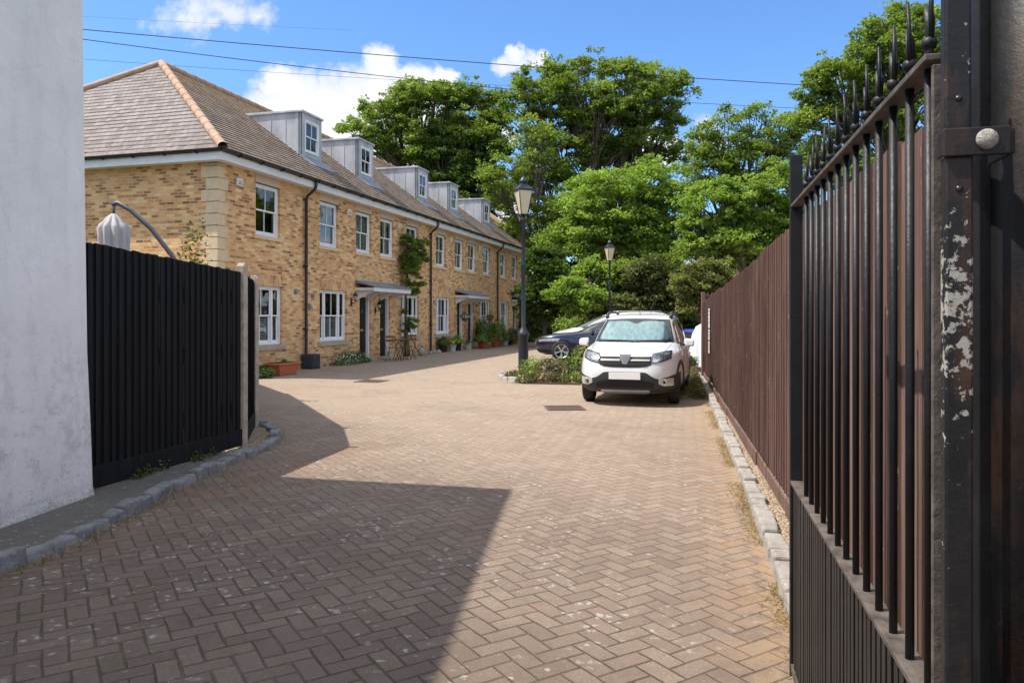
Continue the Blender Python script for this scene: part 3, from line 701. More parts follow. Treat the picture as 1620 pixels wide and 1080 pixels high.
def bar_between(mb, a, b2, o0, o1, z0, z1, z0b=None, z1b=None):
    a = Vector((*a, 0)); b2 = Vector((*b2, 0)); d = (b2 - a).normalized(); n = Vector((d.y, -d.x, 0)); z0b = z0 if z0b is None else z0b; z1b = z1 if z1b is None else z1b
    A0, A1, B0, B1 = a + n*o0, a + n*o1, b2 + n*o0, b2 + n*o1
    mb.hexa([(A1.x, A1.y, z0), (B1.x, B1.y, z0b), (B0.x, B0.y, z0b), (A0.x, A0.y, z0), (A1.x, A1.y, z1), (B1.x, B1.y, z1b), (B0.x, B0.y, z1b), (A0.x, A0.y, z1)][::1])
mb = MB(); bar_between(mb, FA, FB, -0.01, 0.032, 0.05, 0.235); loc(mb, O).build('gravel_board', MT['black_wood'], root, bevel=0.004)
mb = MB()
for z in (0.5, 1.15, 1.75): bar_between(mb, FA, FB, -0.06, -0.01, z, z + 0.07)
loc(mb, O).build('rail', MT['black_wood'], root)
def conc_post(x, y, h, rz, root):
    mb = MB(); M = Matrix.Translation(Vector((x, y, 0)) - O) @ Matrix.Rotation(rz, 4, 'Z')
    prof = [(-.045, 0), (.045, 0), (.045, h - .04), (.025, h - .01), (0, h), (-.025, h - .01), (-.045, h - .04)]
    vs = [(px, -.045, pz) for px, pz in prof] + [(px, .045, pz) for px, pz in prof]; k = len(prof)
    mb.add(vs, [tuple(range(k)), tuple(range(k, 2*k))[::-1]] + [(i, k+i, k+(i+1) % k, (i+1) % k) for i in range(k)], False, M)
    return mb.build('post', MT['concrete'], root, bevel=0.006)
conc_post(-3.045, 8.49, 2.10, R(78), root)
conc_post(-3.42, 9.98, 2.04, R(-10), root)
FC, FD = (-3.05, 8.52), (-3.435, 9.965)
mb = MB(); feather_boards(mb, FC, FD, 0.088, 0.22, 1.98, 0.22, 1.96, 9, thick=0.022, flip=1); bar_between(mb, FC, FD, -0.01, 0.035, 0.05, 0.25); loc(mb, O).build('panel', MT['black_wood'], root)
FE = (-5.5, 14.5)
mb = MB(); feather_boards(mb, (-3.43, 10.0), FE, 0.1, 0.1, 1.94, 0.1, 1.9, 10, flip=1); feather_boards(mb, FE, (-7.2, 17.4), 0.1, 0.1, 1.8, 0.1, 1.8, 10, flip=1); loc(mb, O).build('panel', MT['black_wood'], root)

# ------------------------------------------------------------------ brown fence on the right
def fx(y): return 0.92 + 0.206 * y
def ftop(y): return 2.19 - 0.0255 * max(0, y - 4.0)
root = empty('boundary_fence', 'tall reddish brown close board timber fence along the right side', 'fence', (fx(9), 9, 0)); O2 = root.location.copy()
ys = [0.2, 1.95, 3.75, 5.55, 7.38, 9.2, 11.05, 12.9, 14.75, 16.6, 18.1]; rnd = random.Random(31)
for i in range(len(ys) - 1):
    y0, y1 = ys[i], ys[i+1]; mb = MB(); dz = rnd.uniform(-.028, .028); so_ = rnd.uniform(-.006, .006)
    feather_boards(mb, (fx(y0) + so_, y0 + .008), (fx(y1) + so_, y1 - .008), 0.135, 0.16, ftop(y0) + dz, 0.16, ftop(y1) + dz, 40 + i, thick=0.016, lap=0.014, flip=-1, jit=0.009)
    loc(mb, O2).build('panel', MT['brown_wood'], root)
    mb = MB(); a, b2 = (fx(y0), y0 + .01), (fx(y1), y1 - .01); tz = rnd.uniform(-.03, .02)
    bar_between(mb, a, b2, -0.045 + rnd.uniform(-.008, .008), -0.022, 0.0, 0.15 + tz, 0.0, 0.165); loc(mb, O2).build('gravel_board', MT['brown_wood'], root, bevel=0.004)
    mb = MB()
    for z in (0.4, 1.1, 1.75): bar_between(mb, a, b2, 0.01, 0.06, z, z + .08)
    mb.box(fx(y1) + .01, fx(y1) + .11, y1 - .05, y1 + .05, 0, ftop(y1) - 0.02)
    loc(mb, O2).build('post', MT['brown_wood'], root)
# trellis piece and stub at the fence end
mb = MB(); bx, by = fx(18.1), 18.1
for k in range(5): mb.box(bx - .06, bx + .5, by + .02, by + .045, 1.62 + k*.09, 1.65 + k*.09)
for k in range(6): mb.box(bx - .05 + k*.1, bx - .02 + k*.1, by, by + .02, 1.6, 2.06)
mb.box(bx - .08, bx, by - .02, by + .08, 0, 2.08)
loc(mb, O2).build('trellis', MT['brown_wood'], root, bevel=.003)

# notices on the fence
def notice(y0, y1, z0, z1, label, lines):
    yc = (y0 + y1) / 2; root = empty('notice', label, 'notice', (fx(yc) - 0.032, yc, (z0 + z1) / 2), math.atan2(1, .206) - math.pi/2 if False else -math.atan(.206))
    hw = (y1 - y0) / 2 * 1.02; hh = (z1 - z0) / 2
    MB().box(-.006, 0, -hw, hw, -hh, hh).build('board', MT['upvc'], root, bevel=.001)
    mb = MB()
    for k in range(lines):
        z = hh - .05 - k * (2*hh - .08) / lines; mb.box(-.0075, -.0055, -hw + .03, hw - .03 - (k % 3)*.03, z - .007, z + .003)
    mb.build('print', MT['black_plastic'], root)
notice(15.62, 16.03, 1.25, 1.66, 'upper white notice fixed near the far end of the brown fence', 4)
notice(15.62, 16.03, 1.0, 1.22, 'middle white notice, the squarest of the three on the brown fence', 3)
notice(15.65, 16.03, 0.72, 0.97, 'lowest white notice on the brown fence, below the other two', 3)

# ------------------------------------------------------------------ wrought iron gate
def gx(y): return 0.422 + 0.239 * y
gd = Vector((0.239, 1, 0)).normalized(); gn = Vector((gd.y, -gd.x, 0))
GO = Vector((gx(1.286), 1.286, 0)); GM = Matrix.Identity(4); GM.col[0][:3] = gd; GM.col[1][:3] = -gn; GM.col[2][:3] = (0, 0, 1)
grz = math.atan2(gd.y, gd.x)
gate = empty('iron_gate', 'black wrought iron gate of spiked round bars standing open at the right', 'gate', GO, grz)
# gate local: x along gate (away from hinge), y = left normal (towards camera path), z up
Lg = (Vector((gx(3.03), 3.03, 0)) - GO).length
hb = MB(); hb.box(-0.0, Lg, -.022, .022, 1.938, 1.95)
hb.build('top_rail', MT['iron_brown'], gate, bevel=.002)
MB().box(0, Lg, -.024, .024, 0.825, 0.838).build('middle_rail', MT['iron_brown'], gate, bevel=.002)
MB().box(0, Lg, -.022, .022, 0.07, 0.10).build('bottom_rail', MT['iron_brown'], gate, bevel=.002)
MB().box(Lg - .002, Lg + .032, -.024, .024, 0.05, 2.15).build('end_stile', MT['iron'], gate, bevel=.003)
rnd = random.Random(77)
def finial(mb, x, h0):
    mb.lathe([(0.006, -.011), (.011, -.009), (.0135, -.002), (.0135, .003), (.011, .009), (.006, .011)], 12, (x, 0, h0 + .034))
    a = rnd.uniform(-.004, .004)
    # flat leaf blade bent over at the tip
    zz = [0.036, 0.055, 0.075, 0.092, 0.104]; wv = [.0055, .0075, .0085, .0075, .0035]; bend = [0, -.002, .0, .006, .014]; vs = []
    for z, ww, bd in zip(zz, wv, bend):
        vs += [(x + bd - ww*.6, -ww, h0 + z), (x + bd - ww*.6, ww, h0 + z), (x + bd + .007 - ww*.2, ww*.8, h0 + z + .004), (x + bd + .007 - ww*.2, -ww*.8, h0 + z + .004)]
    fs = [(i*4+j, i*4+(j+1) % 4, i*4+4+(j+1) % 4, i*4+4+j) for i in range(4) for j in range(4)] + [(16, 17, 18, 19)]
    mb.add(vs, fs, True)
    mb.tube([(x - .008, a, h0 + .035), (x - .007, a, h0 + .10), (x - .006, a*2, h0 + .155)], [.0045, .0042, .003], 6)
for k in range(13):
    y = 1.337 + 0.1195 * k; x = (Vector((gx(y), y, 0)) - GO).dot(gd)
    mb = MB(); lean = rnd.uniform(-.0015, .0015)
    mb.tube([(x, 0, .838), (x + lean, 0, 1.4), (x, 0, 1.938)], .0085, 12); mb.tube([(x, 0, 1.95), (x, 0, 1.988)], .0075, 10)
    bar = mb.build('bar', MT['iron'], gate)
    mb = MB(); finial(mb, x, 1.95); mb.build('finial', MT['iron'], bar)
mb = MB(); mb.box(0.02, Lg - .005, -.004, .0, .1, .825)
for k in range(int(Lg / .046)):
    x = 0.02 + k * .046; mb.box(x, x + .03, -.004, .014 + rnd.uniform(0, .002), .1, .825)
mb.build('lower_slats', MT['iron'], gate)
# hinge stile, square, peeling
st = MB(); st.box(-.055, -.028, -.036, .006, .02, 1.762); st.box(-.053, -.028, -.034, .006, 1.80, 2.9); st.box(-.028, -.003, -.030, -.006, .02, 1.93)
st.build('hinge_stile', MT['iron_peel'], gate, bevel=.004)
MB().box(-.003, .008, -.03, .010, .03, 1.93).build('rust_strip', MT['iron_brown'], gate, bevel=.002)
hs = MB(); hs.box(-.063, -.0555, -.088, .011, 1.760, 1.806); hs.box(-.0555, -.028, .0065, .011, 1.762, 1.804); hs.box(-.0555, .04, -.096, -.088, 1.762, 1.804)
strap = hs.build('hinge_strap', MT['iron_peel'], gate, bevel=.003)
MB().ball((-.065, -.052, 1.785), .0165, 12, (.7, 1, 1)).build('bolt', MT['granite'], strap)
for zz in (1.856, 1.708):
    holes = MB(); holes.lathe([(.0055, 0), (.0055, .001), (.0001, .0012)], 14, (0, 0, 0), Matrix.Translation((-.0535 if zz > 1.8 else -.0555, -.015, zz)) @ Matrix.Rotation(R(-90), 4, 'Y'))
    holes.build('bolt_hole', MT['black_plastic'], gate)

# gate post, heavy hollow steel section
gp = empty('gate_post', 'tall rusty black steel gate post filling the right edge of the view', 'post', (0.977, 1.38, 0), 0)
mb = MB(); mb.tube([(0, 0, 0), (0, 0, 3.2)], .09, 40); mb.box(0, .3, -.09, .2, 0, 3.2)
mb.build('column', MT['iron_rust'], gp)
MB().box(-.112, -.075, .015, .06, 0, 3.2).build('flange', MT['iron'], gp, bevel=.003)
MB().box(-.075, -.02, -.098, -.07, 1.16, 1.19).build('bracket', MT['iron_rust'], gp, bevel=.003)
# ------------------------------------------------------------------ terrace of brick houses
TH = math.atan2(0.9619, 0.2735)
TC = Vector((-7.0, 17.9, 0))
TR = empty('brick_terrace', 'long yellow brick terrace with slate roof, lead dormers and white sash windows', 'terrace', TC, TH)
LEN = 31.1; DEP = 12.0; HW = 5.3
UPW = [(1.5, 2.6)]; LOW = [(1.0, 2.7)]; DOORS = []
BC = [8.4, 17.75, 27.0]
for c in BC:
    UPW += [(c-3.17-.55, c-3.17+.55), (c-.9-.55, c-.9+.55), (c+.9-.55, c+.9+.55), (c+3.15-.55, c+3.15+.55)]
    LOW += [(c-2.9-.83, c-2.9+.83), (c+2.95-.83, c+2.95+.83)]
    DOORS += [(c-1.2, c-.4), (c+.32, c+1.12)]
UZ = (3.6, 4.95); LZ = (0.74, 2.29); DZ = (0.1, 2.2)
ops = [(a, b, *UZ) for a, b in UPW] + [(a, b, *LZ) for a, b in LOW] + [(a, b, *DZ) for a, b in DOORS]
def wall_openings(mb, x0, x1, z0, z1, ops, y0, y1):
    xs = sorted({x0, x1, *[q for o in ops for q in o[:2]]}); zs = sorted({z0, z1, *[q for o in ops for q in o[2:]]})
    for xa, xb in zip(xs, xs[1:]):
        for za, zb in zip(zs, zs[1:]):
            cx, cz = (xa+xb)/2, (za+zb)/2
            if any(o[0] < cx < o[1] and o[2] < cz < o[3] for o in ops): continue
            mb.quad((xa, y0, za), (xb, y0, za), (xb, y0, zb), (xa, y0, zb))
            mb.quad((xb, y1, za), (xa, y1, za), (xa, y1, zb), (xb, y1, zb))
    for a, b, c, d in ops:
        mb.quad((a, y0, c), (a, y0, d), (a, y1, d), (a, y1, c)); mb.quad((b, y0, d), (b, y0, c), (b, y1, c), (b, y1, d))
        mb.quad((a, y0, d), (b, y0, d), (b, y1, d), (a, y1, d)); mb.quad((a, y1, c), (b, y1, c), (b, y0, c), (a, y0, c))
mb = MB(); wall_openings(mb, 0.0, LEN, 0, HW, ops, 0, 0.28); mb.build('front_wall', MT['brick_x'], TR)
mb = MB(); mb.box(0.002, .28, .281, DEP, 0, HW); mb.box(LEN - .28, LEN, .281, DEP, 0, HW); mb.box(.281, LEN - .281, DEP - .3, DEP, 0, HW)
# far gable
mb.add([(LEN, 0, HW), (LEN, DEP, HW), (LEN, 4.5, 8.95), (LEN-.28, 0, HW), (LEN-.28, DEP, HW), (LEN-.28, 4.5, 8.95)], [(0, 1, 2), (3, 5, 4), (0, 2, 5, 3), (1, 4, 5, 2)])
mb.build('side_wall', MT['brick_y'], TR)
mb = MB(); mb.box(.29, LEN-.29, .30, 4.2, 0.02, 0.06); mb.box(.29, LEN-.29, .30, 4.2, 2.6, 2.8); mb.box(.29, LEN-.29, .30, 4.2, 5.1, 5.25); mb.box(.29, LEN-.29, 4.2, 4.3, 0, 5.2)
for x in (3.8, 8.4, 13.2, 17.75, 22.5, 27.0): mb.box(x - .1, x + .1, .29, 4.2, 0, 5.2)
mb.build('room', MT['interior'], TR)

def sash(frame, glass, x0, x1, z0, z1, y, mull=1, thin=.045):
    """double hung sash pair filling x0..x1, z0..z1"""
    zm = (z0 + z1) / 2
    for (za, zb, yy) in ((zm - .02, z1, y), (z0, zm + .02, y + .035)):
        frame.box(x0, x0+thin, yy, yy+.03, za, zb); frame.box(x1-thin, x1, yy, yy+.03, za, zb)
        frame.box(x0+thin, x1-thin, yy, yy+.03, za, za+thin*(1.5 if za == z0 else .9)); frame.box(x0+thin, x1-thin, yy, yy+.03, zb-thin*.9, zb)
        for k in range(1, mull + 1):
            xm = x0 + (x1-x0)*k/(mull+1); frame.box(xm-.011, xm+.011, yy-.002, yy+.028, za+thin*.9, zb-thin*.9)
        glass.quad((x0+thin*.8, yy+.015, za+.03), (x1-thin*.8, yy+.015, za+.03), (x1-thin*.8, yy+.015, zb-.03), (x0+thin*.8, yy+.015, zb-.03))
def surround(frame, x0, x1, z0, z1, y, w_=.06, d=.12):
    frame.box(x0, x0+w_, y, y+d, z0, z1); frame.box(x1-w_, x1, y, y+d, z0, z1)
    frame.box(x0+w_, x1-w_, y, y+d, z1-w_, z1); frame.box(x0+w_, x1-w_, y-.012, y+d, z0, z0+w_*.9)
def louvres(x0, x1, z0, z1, y, par):
    mb = MB(); w_ = (x1 - x0) / 2
    for s in range(2):
        a = x0 + s*w_ + .01; b = a + w_ - .02
        mb.box(a, a+.035, y, y+.03, z0, z1); mb.box(b-.035, b, y, y+.03, z0, z1); mb.box(a+.035, b-.035, y, y+.03, z0, z0+.05); mb.box(a+.035, b-.035, y, y+.03, z1-.05, z1)
        k = int((z1-z0-.12)/.062)
        for i in range(k):
            z = z0 + .065 + i*(z1-z0-.13)/k
            mb.hexa([(a+.035, y+.032, z), (b-.035, y+.032, z), (b-.035, y+.036, z+.004), (a+.035, y+.036, z+.004), (a+.035, y-.008, z+.036), (b-.035, y-.008, z+.036), (b-.035, y-.004, z+.042), (a+.035, y-.004, z+.042)])
    return mb.build('shutter', MT['shutter'], par)
def drape(x0, x1, z0, z1, y, par):
    mb = MB(); n = int((x1-x0)/.02) + 1; vs = []
    for i in range(n + 1):
        x = x0 + (x1-x0)*i/n; yy = y + .022*math.sin(i*1.3) + .01*math.sin(i*.5); vs += [(x, yy, z0), (x, yy, z1)]
    mb.add(vs, [(2*i, 2*i+2, 2*i+3, 2*i+1) for i in range(n)], True)
    return mb.build('curtain', MT['curtain'], par)
rnd = random.Random(5)
for k, (a, b) in enumerate(UPW):
    z0, z1 = UZ; fr, gl = MB(), MB(); surround(fr, a+.004, b-.004, z0+.004, z1-.004, .07); sash(fr, gl, a+.062, b-.062, z0+.06, z1-.062, .09)
    wo = fr.build('window', MT['upvc'], TR, bevel=.003, seg=1); gl.build('pane', MT['glass'], wo)
    MB().box(a-.10, b+.10, -.045, .07, z0-.10, z0+.002).build('sill', MT['stone'], wo, bevel=.006)
    MB().box(a-.01, b+.01, -.012, .15, z1, 5.168).build('lintel', MT['lintel'], wo)
    if k in (1, 2, 10): louvres(a+.07, b-.07, z0+.07, z1-.07, .19, wo)
    elif k != 0:
        cw = .3 if k % 3 else .42; drape(a+.05, a+.05+cw, z0, z1, .24, wo); drape(b-.05-cw, b-.05, z0, z1, .24, wo)
for k, (a, b) in enumerate(LOW):
    z0, z1 = LZ; fr, gl = MB(), MB(); surround(fr, a+.004, b-.004, z0+.004, z1-.004, .07, .055)
    sw = .30; fr.box(a+.055+sw, a+.055+sw+.07, .068, .19, z0+.05, z1-.055); fr.box(b-.055-sw-.07, b-.055-sw, .068, .19, z0+.05, z1-.055)
    sash(fr, gl, a+.057, a+.053+sw, z0+.055, z1-.057, .09, 0, .04); sash(fr, gl, b-.053-sw, b-.057, z0+.055, z1-.057, .09, 0, .04)
    sash(fr, gl, a+.127+sw, b-.127-sw, z0+.055, z1-.057, .09, 1)
    wo = fr.build('window', MT['upvc'], TR, bevel=.003, seg=1); gl.build('pane', MT['glass'], wo)
    MB().box(a-.12, b+.12, -.055, .07, z0-.14, z0+.002).build('sill', MT['sill'], wo, bevel=.006)
    mb = MB(); nn = 24
    for i in range(nn):    # flared soldier arch of brick on edge
        f0, f1 = i/nn, (i+.88)/nn; e = .10
        xa0, xb0 = a + (b-a)*f0, a + (b-a)*f1; xa1, xb1 = a-e + (b-a+2*e)*f0, a-e + (b-a+2*e)*f1; zt = z1 + .30
        mb.hexa([(xa0, -.004, z1), (xb0, -.004, z1), (xb0, .0, z1), (xa0, .0, z1), (xa1, -.004, zt), (xb1, -.004, zt), (xb1, .0, zt), (xa1, .0, zt)])
    mb.build('arch', MT['arch'], wo)
    if k in (0, 1): louvres(a+.45, b-.45, z0+.07, (z0+z1)/2, .19, wo)
    elif k % 2: drape(a+.45, b-.45, z0, z1, .26, wo)
    else: drape(a+.05, a+.6, z0, z1, .26, wo)
for k, (a, b) in enumerate(DOORS):
    z0, z1 = DZ; mb = MB(); mb.box(a+.07, b-.07, .15, .20, z0+.03, z1-.07)
    for (xa, xb) in ((a+.16, (a+b)/2-.03), ((a+b)/2+.03, b-.16)):
        for (za, zb) in ((z0+.2, z0+.85), (z0+1.0, z0+1.85)):
            mb.box(xa, xb, .142, .149, za, zb)
    do = mb.build('door', MT['door'], TR, bevel=.004)
    mb = MB(); mb.box(a+.002, a+.07, .05, .16, z0, z1-.002); mb.box(b-.07, b-.002, .05, .16, z0, z1-.002); mb.box(a+.07, b-.07, .05, .16, z1-.07, z1-.002); mb.build('door_frame', MT['upvc'], do, bevel=.003)
    mb = MB(); mb.box((a+b)/2-.13, (a+b)/2+.13, .136, .141, z0+.9, z0+.96); mb.build('letterbox', MT['brass'], do)
    mb = MB(); mb.ball((b-.14 if k % 2 else a+.14, .12, z0+1.0), .03); mb.tube([((a+b)/2, .135, z0+1.62), ((a+b)/2+.02, .12, z0+1.56), ((a+b)/2, .135, z0+1.50)], .01, 6); mb.build('handle', MT['brass'], do)
    MB().box(a-.05, b+.05, -.22, .2, 0.0, z0).build('step', MT['sill'], do, bevel=.01)
# canopies over each pair of doors
for c in BC:
    a, b = c - 1.48, c + 1.48; mb = MB()
    mb.hexa([(a-.05, -.70, 2.44), (b+.05, -.70, 2.44), (b+.05, -.003, 2.60), (a-.05, -.003, 2.60), (a-.05, -.70, 2.475), (b+.05, -.70, 2.475), (b+.05, -.003, 2.68), (a-.05, -.003, 2.68)])
    ca = mb.build('canopy', MT['lead_dark'], TR, bevel=.004)
    mb = MB(); mb.box(a, b, -.67, -.645, 2.31, 2.438); mb.box(a, a+.025, -.645, -.004, 2.34, 2.43); mb.box(b-.025, b, -.645, -.004, 2.34, 2.43); mb.box(a+.03, b-.03, -.64, -.004, 2.40, 2.43); mb.build('fascia', MT['fascia'], ca)
    for xb in (a + .12, c - .55, c + .35, b - .2):
        mb = MB(); mb.hexa([(xb, -.62, 2.33), (xb+.06, -.62, 2.33), (xb+.06, -.002, 2.05), (xb, -.002, 2.05), (xb, -.62, 2.399), (xb+.06, -.62, 2.399), (xb+.06, -.002, 2.399), (xb, -.002, 2.399)]); mb.build('bracket', MT['fascia'], ca, bevel=.004)
# quoins
mb = MB(); z = .25; k = 0
while z < 5.05:
    L1, L2 = (.46, .24) if k % 2 == 0 else (.32, .36)
    mb.box(-.022, L2, -.022, .0, z, z+.27); mb.box(-.022, .0, .0, L1, z, z+.27); z += .285; k += 1
mb.box(-.022, .24, -.022, .0, z, 5.148); mb.box(-.022, .0, .0, .46, z, 5.148)
mb.build('quoin', MT['stone'], TR, bevel=.008)
# eaves: soffit, fascia, gutter, brackets
mb = MB(); mb.box(-.30, LEN+.02, -.30, .0, 5.17, 5.185); mb.box(-.30, .0, .0, DEP, 5.17, 5.185)
mb.box(-.325, LEN+.02, -.325, -.30, 5.15, 5.34); mb.box(-.325, -.30, -.30, DEP, 5.15, 5.34); mb.build('fascia', MT['fascia'], TR)
mb = MB()
def halfgut(mb, p0, p1, r, side):
    p0, p1 = Vector(p0), Vector(p1); vs = []; n = 8
    for p in (p0, p1):
        for rr in (r, r*.86):
            for j in range(n+1):
                th = math.pi + math.pi*j/n; vs.append(p + side*(math.cos(th)*rr) + Vector((0, 0, math.sin(th)*rr)))
    m_ = n+1; fs = []
    for j in range(n): fs += [(j, j+1, 2*m_+j+1, 2*m_+j), (m_+j+1, m_+j, 3*m_+j, 3*m_+j+1)]
    for e in (0, n): fs.append((e, m_+e, 3*m_+e, 2*m_+e))
    mb.add(vs, fs, False)
halfgut(mb, (-.40, -.395, 5.40), (LEN+.05, -.395, 5.40), .062, Vector((0, 1, 0)))
halfgut(mb, (-.395, -.40, 5.40), (-.395, DEP, 5.40), .062, Vector((1, 0, 0)))
x = .3
while x < LEN: mb.box(x, x+.035, -.47, -.326, 5.315, 5.338); mb.box(x, x+.035, -.475, -.46, 5.318, 5.40); x += .9
y = .3
while y < DEP: mb.box(-.47, -.326, y, y+.035, 5.315, 5.338); y += .9
mb.build('gutter', MT['black_plastic'], TR)
for x in (3.8, 13.27, 22.6):
    mb = MB(); mb.tube([(x, -.395, 5.35), (x, -.395, 5.22), (x, -.36, 5.12), (x, -.12, 4.93), (x, -.075, 4.84), (x, -.075, 0.08), (x, -.14, 0.02)], .042, 12)
    for z in (4.80, 2.9, 1.1): mb.tube([(x, -.075, z), (x, -.075, z+.07)], .052, 12); mb.box(x-.08, x+.08, -.05, -.002, z+.02, z+.05)
    mb.build('downpipe', MT['black_plastic'], TR)
# alarm boxes under the eaves
for x in (.78, 6.42, 10.3, 15.7, 19.75, 25.1, 28.9):
    mb = MB(); mb.prism([(x-.12, -.06), (x+.12, -.06), (x+.12, -.002), (x-.12, -.002)], 4.72, 4.92); o = mb.build('alarm_box', MT['white_paint'], TR, bevel=.015)
    mb = MB(); mb.box(x-.08, x+.08, -.066, -.0605, 4.76, 4.775); mb.box(x-.06, x+.06, -.066, -.0605, 4.80, 4.81); mb.box(x-.06, x+.05, -.066, -.0605, 4.83, 4.84); mb.build('grille', MT['black_plastic'], o)
# small round vents
for (x, z) in ((3.35, 2.2), (4.25, 2.1), (12.85, 2.1), (13.75, 2.1), (4.1, 1.78)):
    MB().lathe([(.07, 0), (.075, .03), (.05, .05), (.0, .055)], 12, (0, 0, 0), Matrix.Translation((x, -.001, z)) @ Matrix.Rotation(R(90), 4, 'X')).build('vent', MT['lead_dark'], TR)

# roof
EY, EZ, RY, RZ, AX = -.37, 5.42, 4.5, 8.97, 3.35
BY = DEP + .35
def slab(mb, pts, dz0=.03, dz1=.004):
    """one course: lower-left, lower-right, upper-right, upper-left; lower edge stands proud"""
    p = [Vector(q) for q in pts]; n = (p[1]-p[0]).cross(p[3]-p[0]).normalized()
    if n.z < 0: n = -n
    vs = [p[0], p[1], p[2], p[3], p[0] + n*dz0, p[1] + n*dz0, p[2] + n*dz1, p[3] + n*dz1]; mb.hexa(vs)
nf = 31; mb = MB()
for i in range(nf + 1):
    f0, f1 = i/nf, min(1.0, (i+1.12)/nf)
    if i == nf: break
    g = lambda f: (EY + (RY-EY)*f, EZ + (RZ-EZ)*f, -.32 + (AX+.32)*f)
    y0, z0, x0 = g(f0); y1, z1, x1 = g(f1)
    slab(mb, [(x0, y0, z0), (LEN+.02, y0, z0), (LEN+.02, y1, z1), (x1, y1, z1)])
roof = mb.build('front_roof', MT['slate_x'], TR)
mb = MB(); ns = 26
for i in range(ns):
    f0, f1 = i/ns, min(1.0, (i+1.1)/ns)
    g = lambda f: (-.32 + (AX+.32)*f, EZ + (RZ-EZ)*f, EY + (RY-EY)*f, BY + (RY-BY)*f)
    x0, z0, ya0, yb0 = g(f0); x1, z1, ya1, yb1 = g(f1)
    slab(mb, [(x0, yb0, z0), (x0, ya0, z0), (x1, ya1, z1), (x1, yb1, z1)], .019)
mb.build('side_roof', MT['slate_y'], TR)
mb = MB(); mb.quad((-.32, BY, EZ), (AX, RY, RZ), (LEN, RY, RZ), (LEN, BY, EZ)); mb.build('back_roof', MT['slate_y'], TR)
def hip_run(name, p0, p1, r=.115, seg=.45, mat='hip_tile'):
    p0, p1 = Vector(p0), Vector(p1); L = (p1-p0).length; n = int(L/seg); mb = MB()
    for i in range(n):
        a = p0.lerp(p1, i/n); b = p0.lerp(p1, (i+1.04)/n)
        mb.tube([a, b], [r*1.0, r*.93], 14, caps=False)
    return mb.build(name, MT[mat], TR)
hip_run('hip_tiles', (-.34, -.39, EZ+.02), (AX, RY, RZ+.03)); hip_run('hip_tiles', (-.34, BY, EZ+.02), (AX, RY, RZ+.03)); hip_run('ridge_tiles', (AX, RY, RZ+.0), (LEN, RY, RZ+.0), .12)
# gable parapet at the far end
mb = MB()
a, b = Vector((LEN-.02, EY-.1, EZ+.03)), Vector((LEN-.02, RY, RZ+.03))
mb.hexa([(LEN-.02, EY-.05, EZ-.1), (LEN+.34, EY-.05, EZ-.1), (LEN+.34, RY, RZ-.05), (LEN-.02, RY, RZ-.05), (LEN-.02, EY-.05, EZ+.24), (LEN+.34, EY-.05, EZ+.24), (LEN+.34, RY, RZ+.26), (LEN-.02, RY, RZ+.26)])
mb.box(LEN-.04, LEN+.36, EY-.16, EY+.35, EZ+.1, EZ+.28)
mb.build('gable_coping', MT['stone'], TR, bevel=.01)
# dormers
for x0, x1 in ((5.32, 6.5), (9.05, 10.23), (14.4, 15.58), (18.27, 19.45), (23.45, 24.63)):
    yf, zb, zt = 1.0, 6.40, 7.84; mb = MB()
    wall_openings(mb, x0, x1, zb-.1, zt, [(x0+.17, x1-.17, 6.62, 7.64)], yf, yf+.12)
    mb.box(x0, x0+.1, yf+.121, 3.25, 6.2, zt-.01); mb.box(x1-.1, x1, yf+.121, 3.25, 6.2, zt-.01)
    for xs, sx in ((x0, -1), (x1, 1)):
        y = yf + .04
        while y < 3.1: mb.box(min(xs, xs+sx*.014), max(xs, xs+sx*.014), y, y+.025, 6.2, zt-.02); y += .52
    do = mb.build('dormer', MT['lead'], TR, bevel=.004, seg=1)
    mb = MB(); mb.hexa([(x0-.05, yf-.05, zt-.02), (x1+.05, yf-.05, zt-.02), (x1+.05, 3.35, zt-.02), (x0-.05, 3.35, zt-.02), (x0-.05, yf-.05, zt+.045), (x1+.05, yf-.05, zt+.045), (x1+.05, 3.35, zt+.06), (x0-.05, 3.35, zt+.06)]); mb.build('dormer_roof', MT['lead'], do, bevel=.01)
    mb = MB(); mb.hexa([(x0-.12, yf-.45, 6.12), (x1+.12, yf-.45, 6.12), (x1+.12, yf, 6.43), (x0-.12, yf, 6.43), (x0-.12, yf-.45, 6.145), (x1+.12, yf-.45, 6.145), (x1+.12, yf, 6.50), (x0-.12, yf, 6.50)]); mb.build('flashing', MT['lead_dark'], do)
    fr, gl = MB(), MB(); surround(fr, x0+.172, x1-.172, 6.622, 7.638, yf-.012, .05, .11); sash(fr, gl, x0+.222, x1-.222, 6.67, 7.588, yf+.01)
    fr.build('window_frame', MT['upvc'], do, bevel=.003, seg=1); gl.build('pane', MT['glass'], do)
    MB().box(x0+.1, x1-.1, yf+.5, yf+.55, 6.45, zt-.05).build('back_panel', MT['interior'], do)

def TL(t, b, z=0.0): return TC + Vector((0.2735*t - 0.9619*b, 0.9619*t + 0.2735*b, z))
def on_wall(name, label, cat, t, b, z=0.0, group=None): return empty(name, label, cat, TL(t, b, z), TH, group)
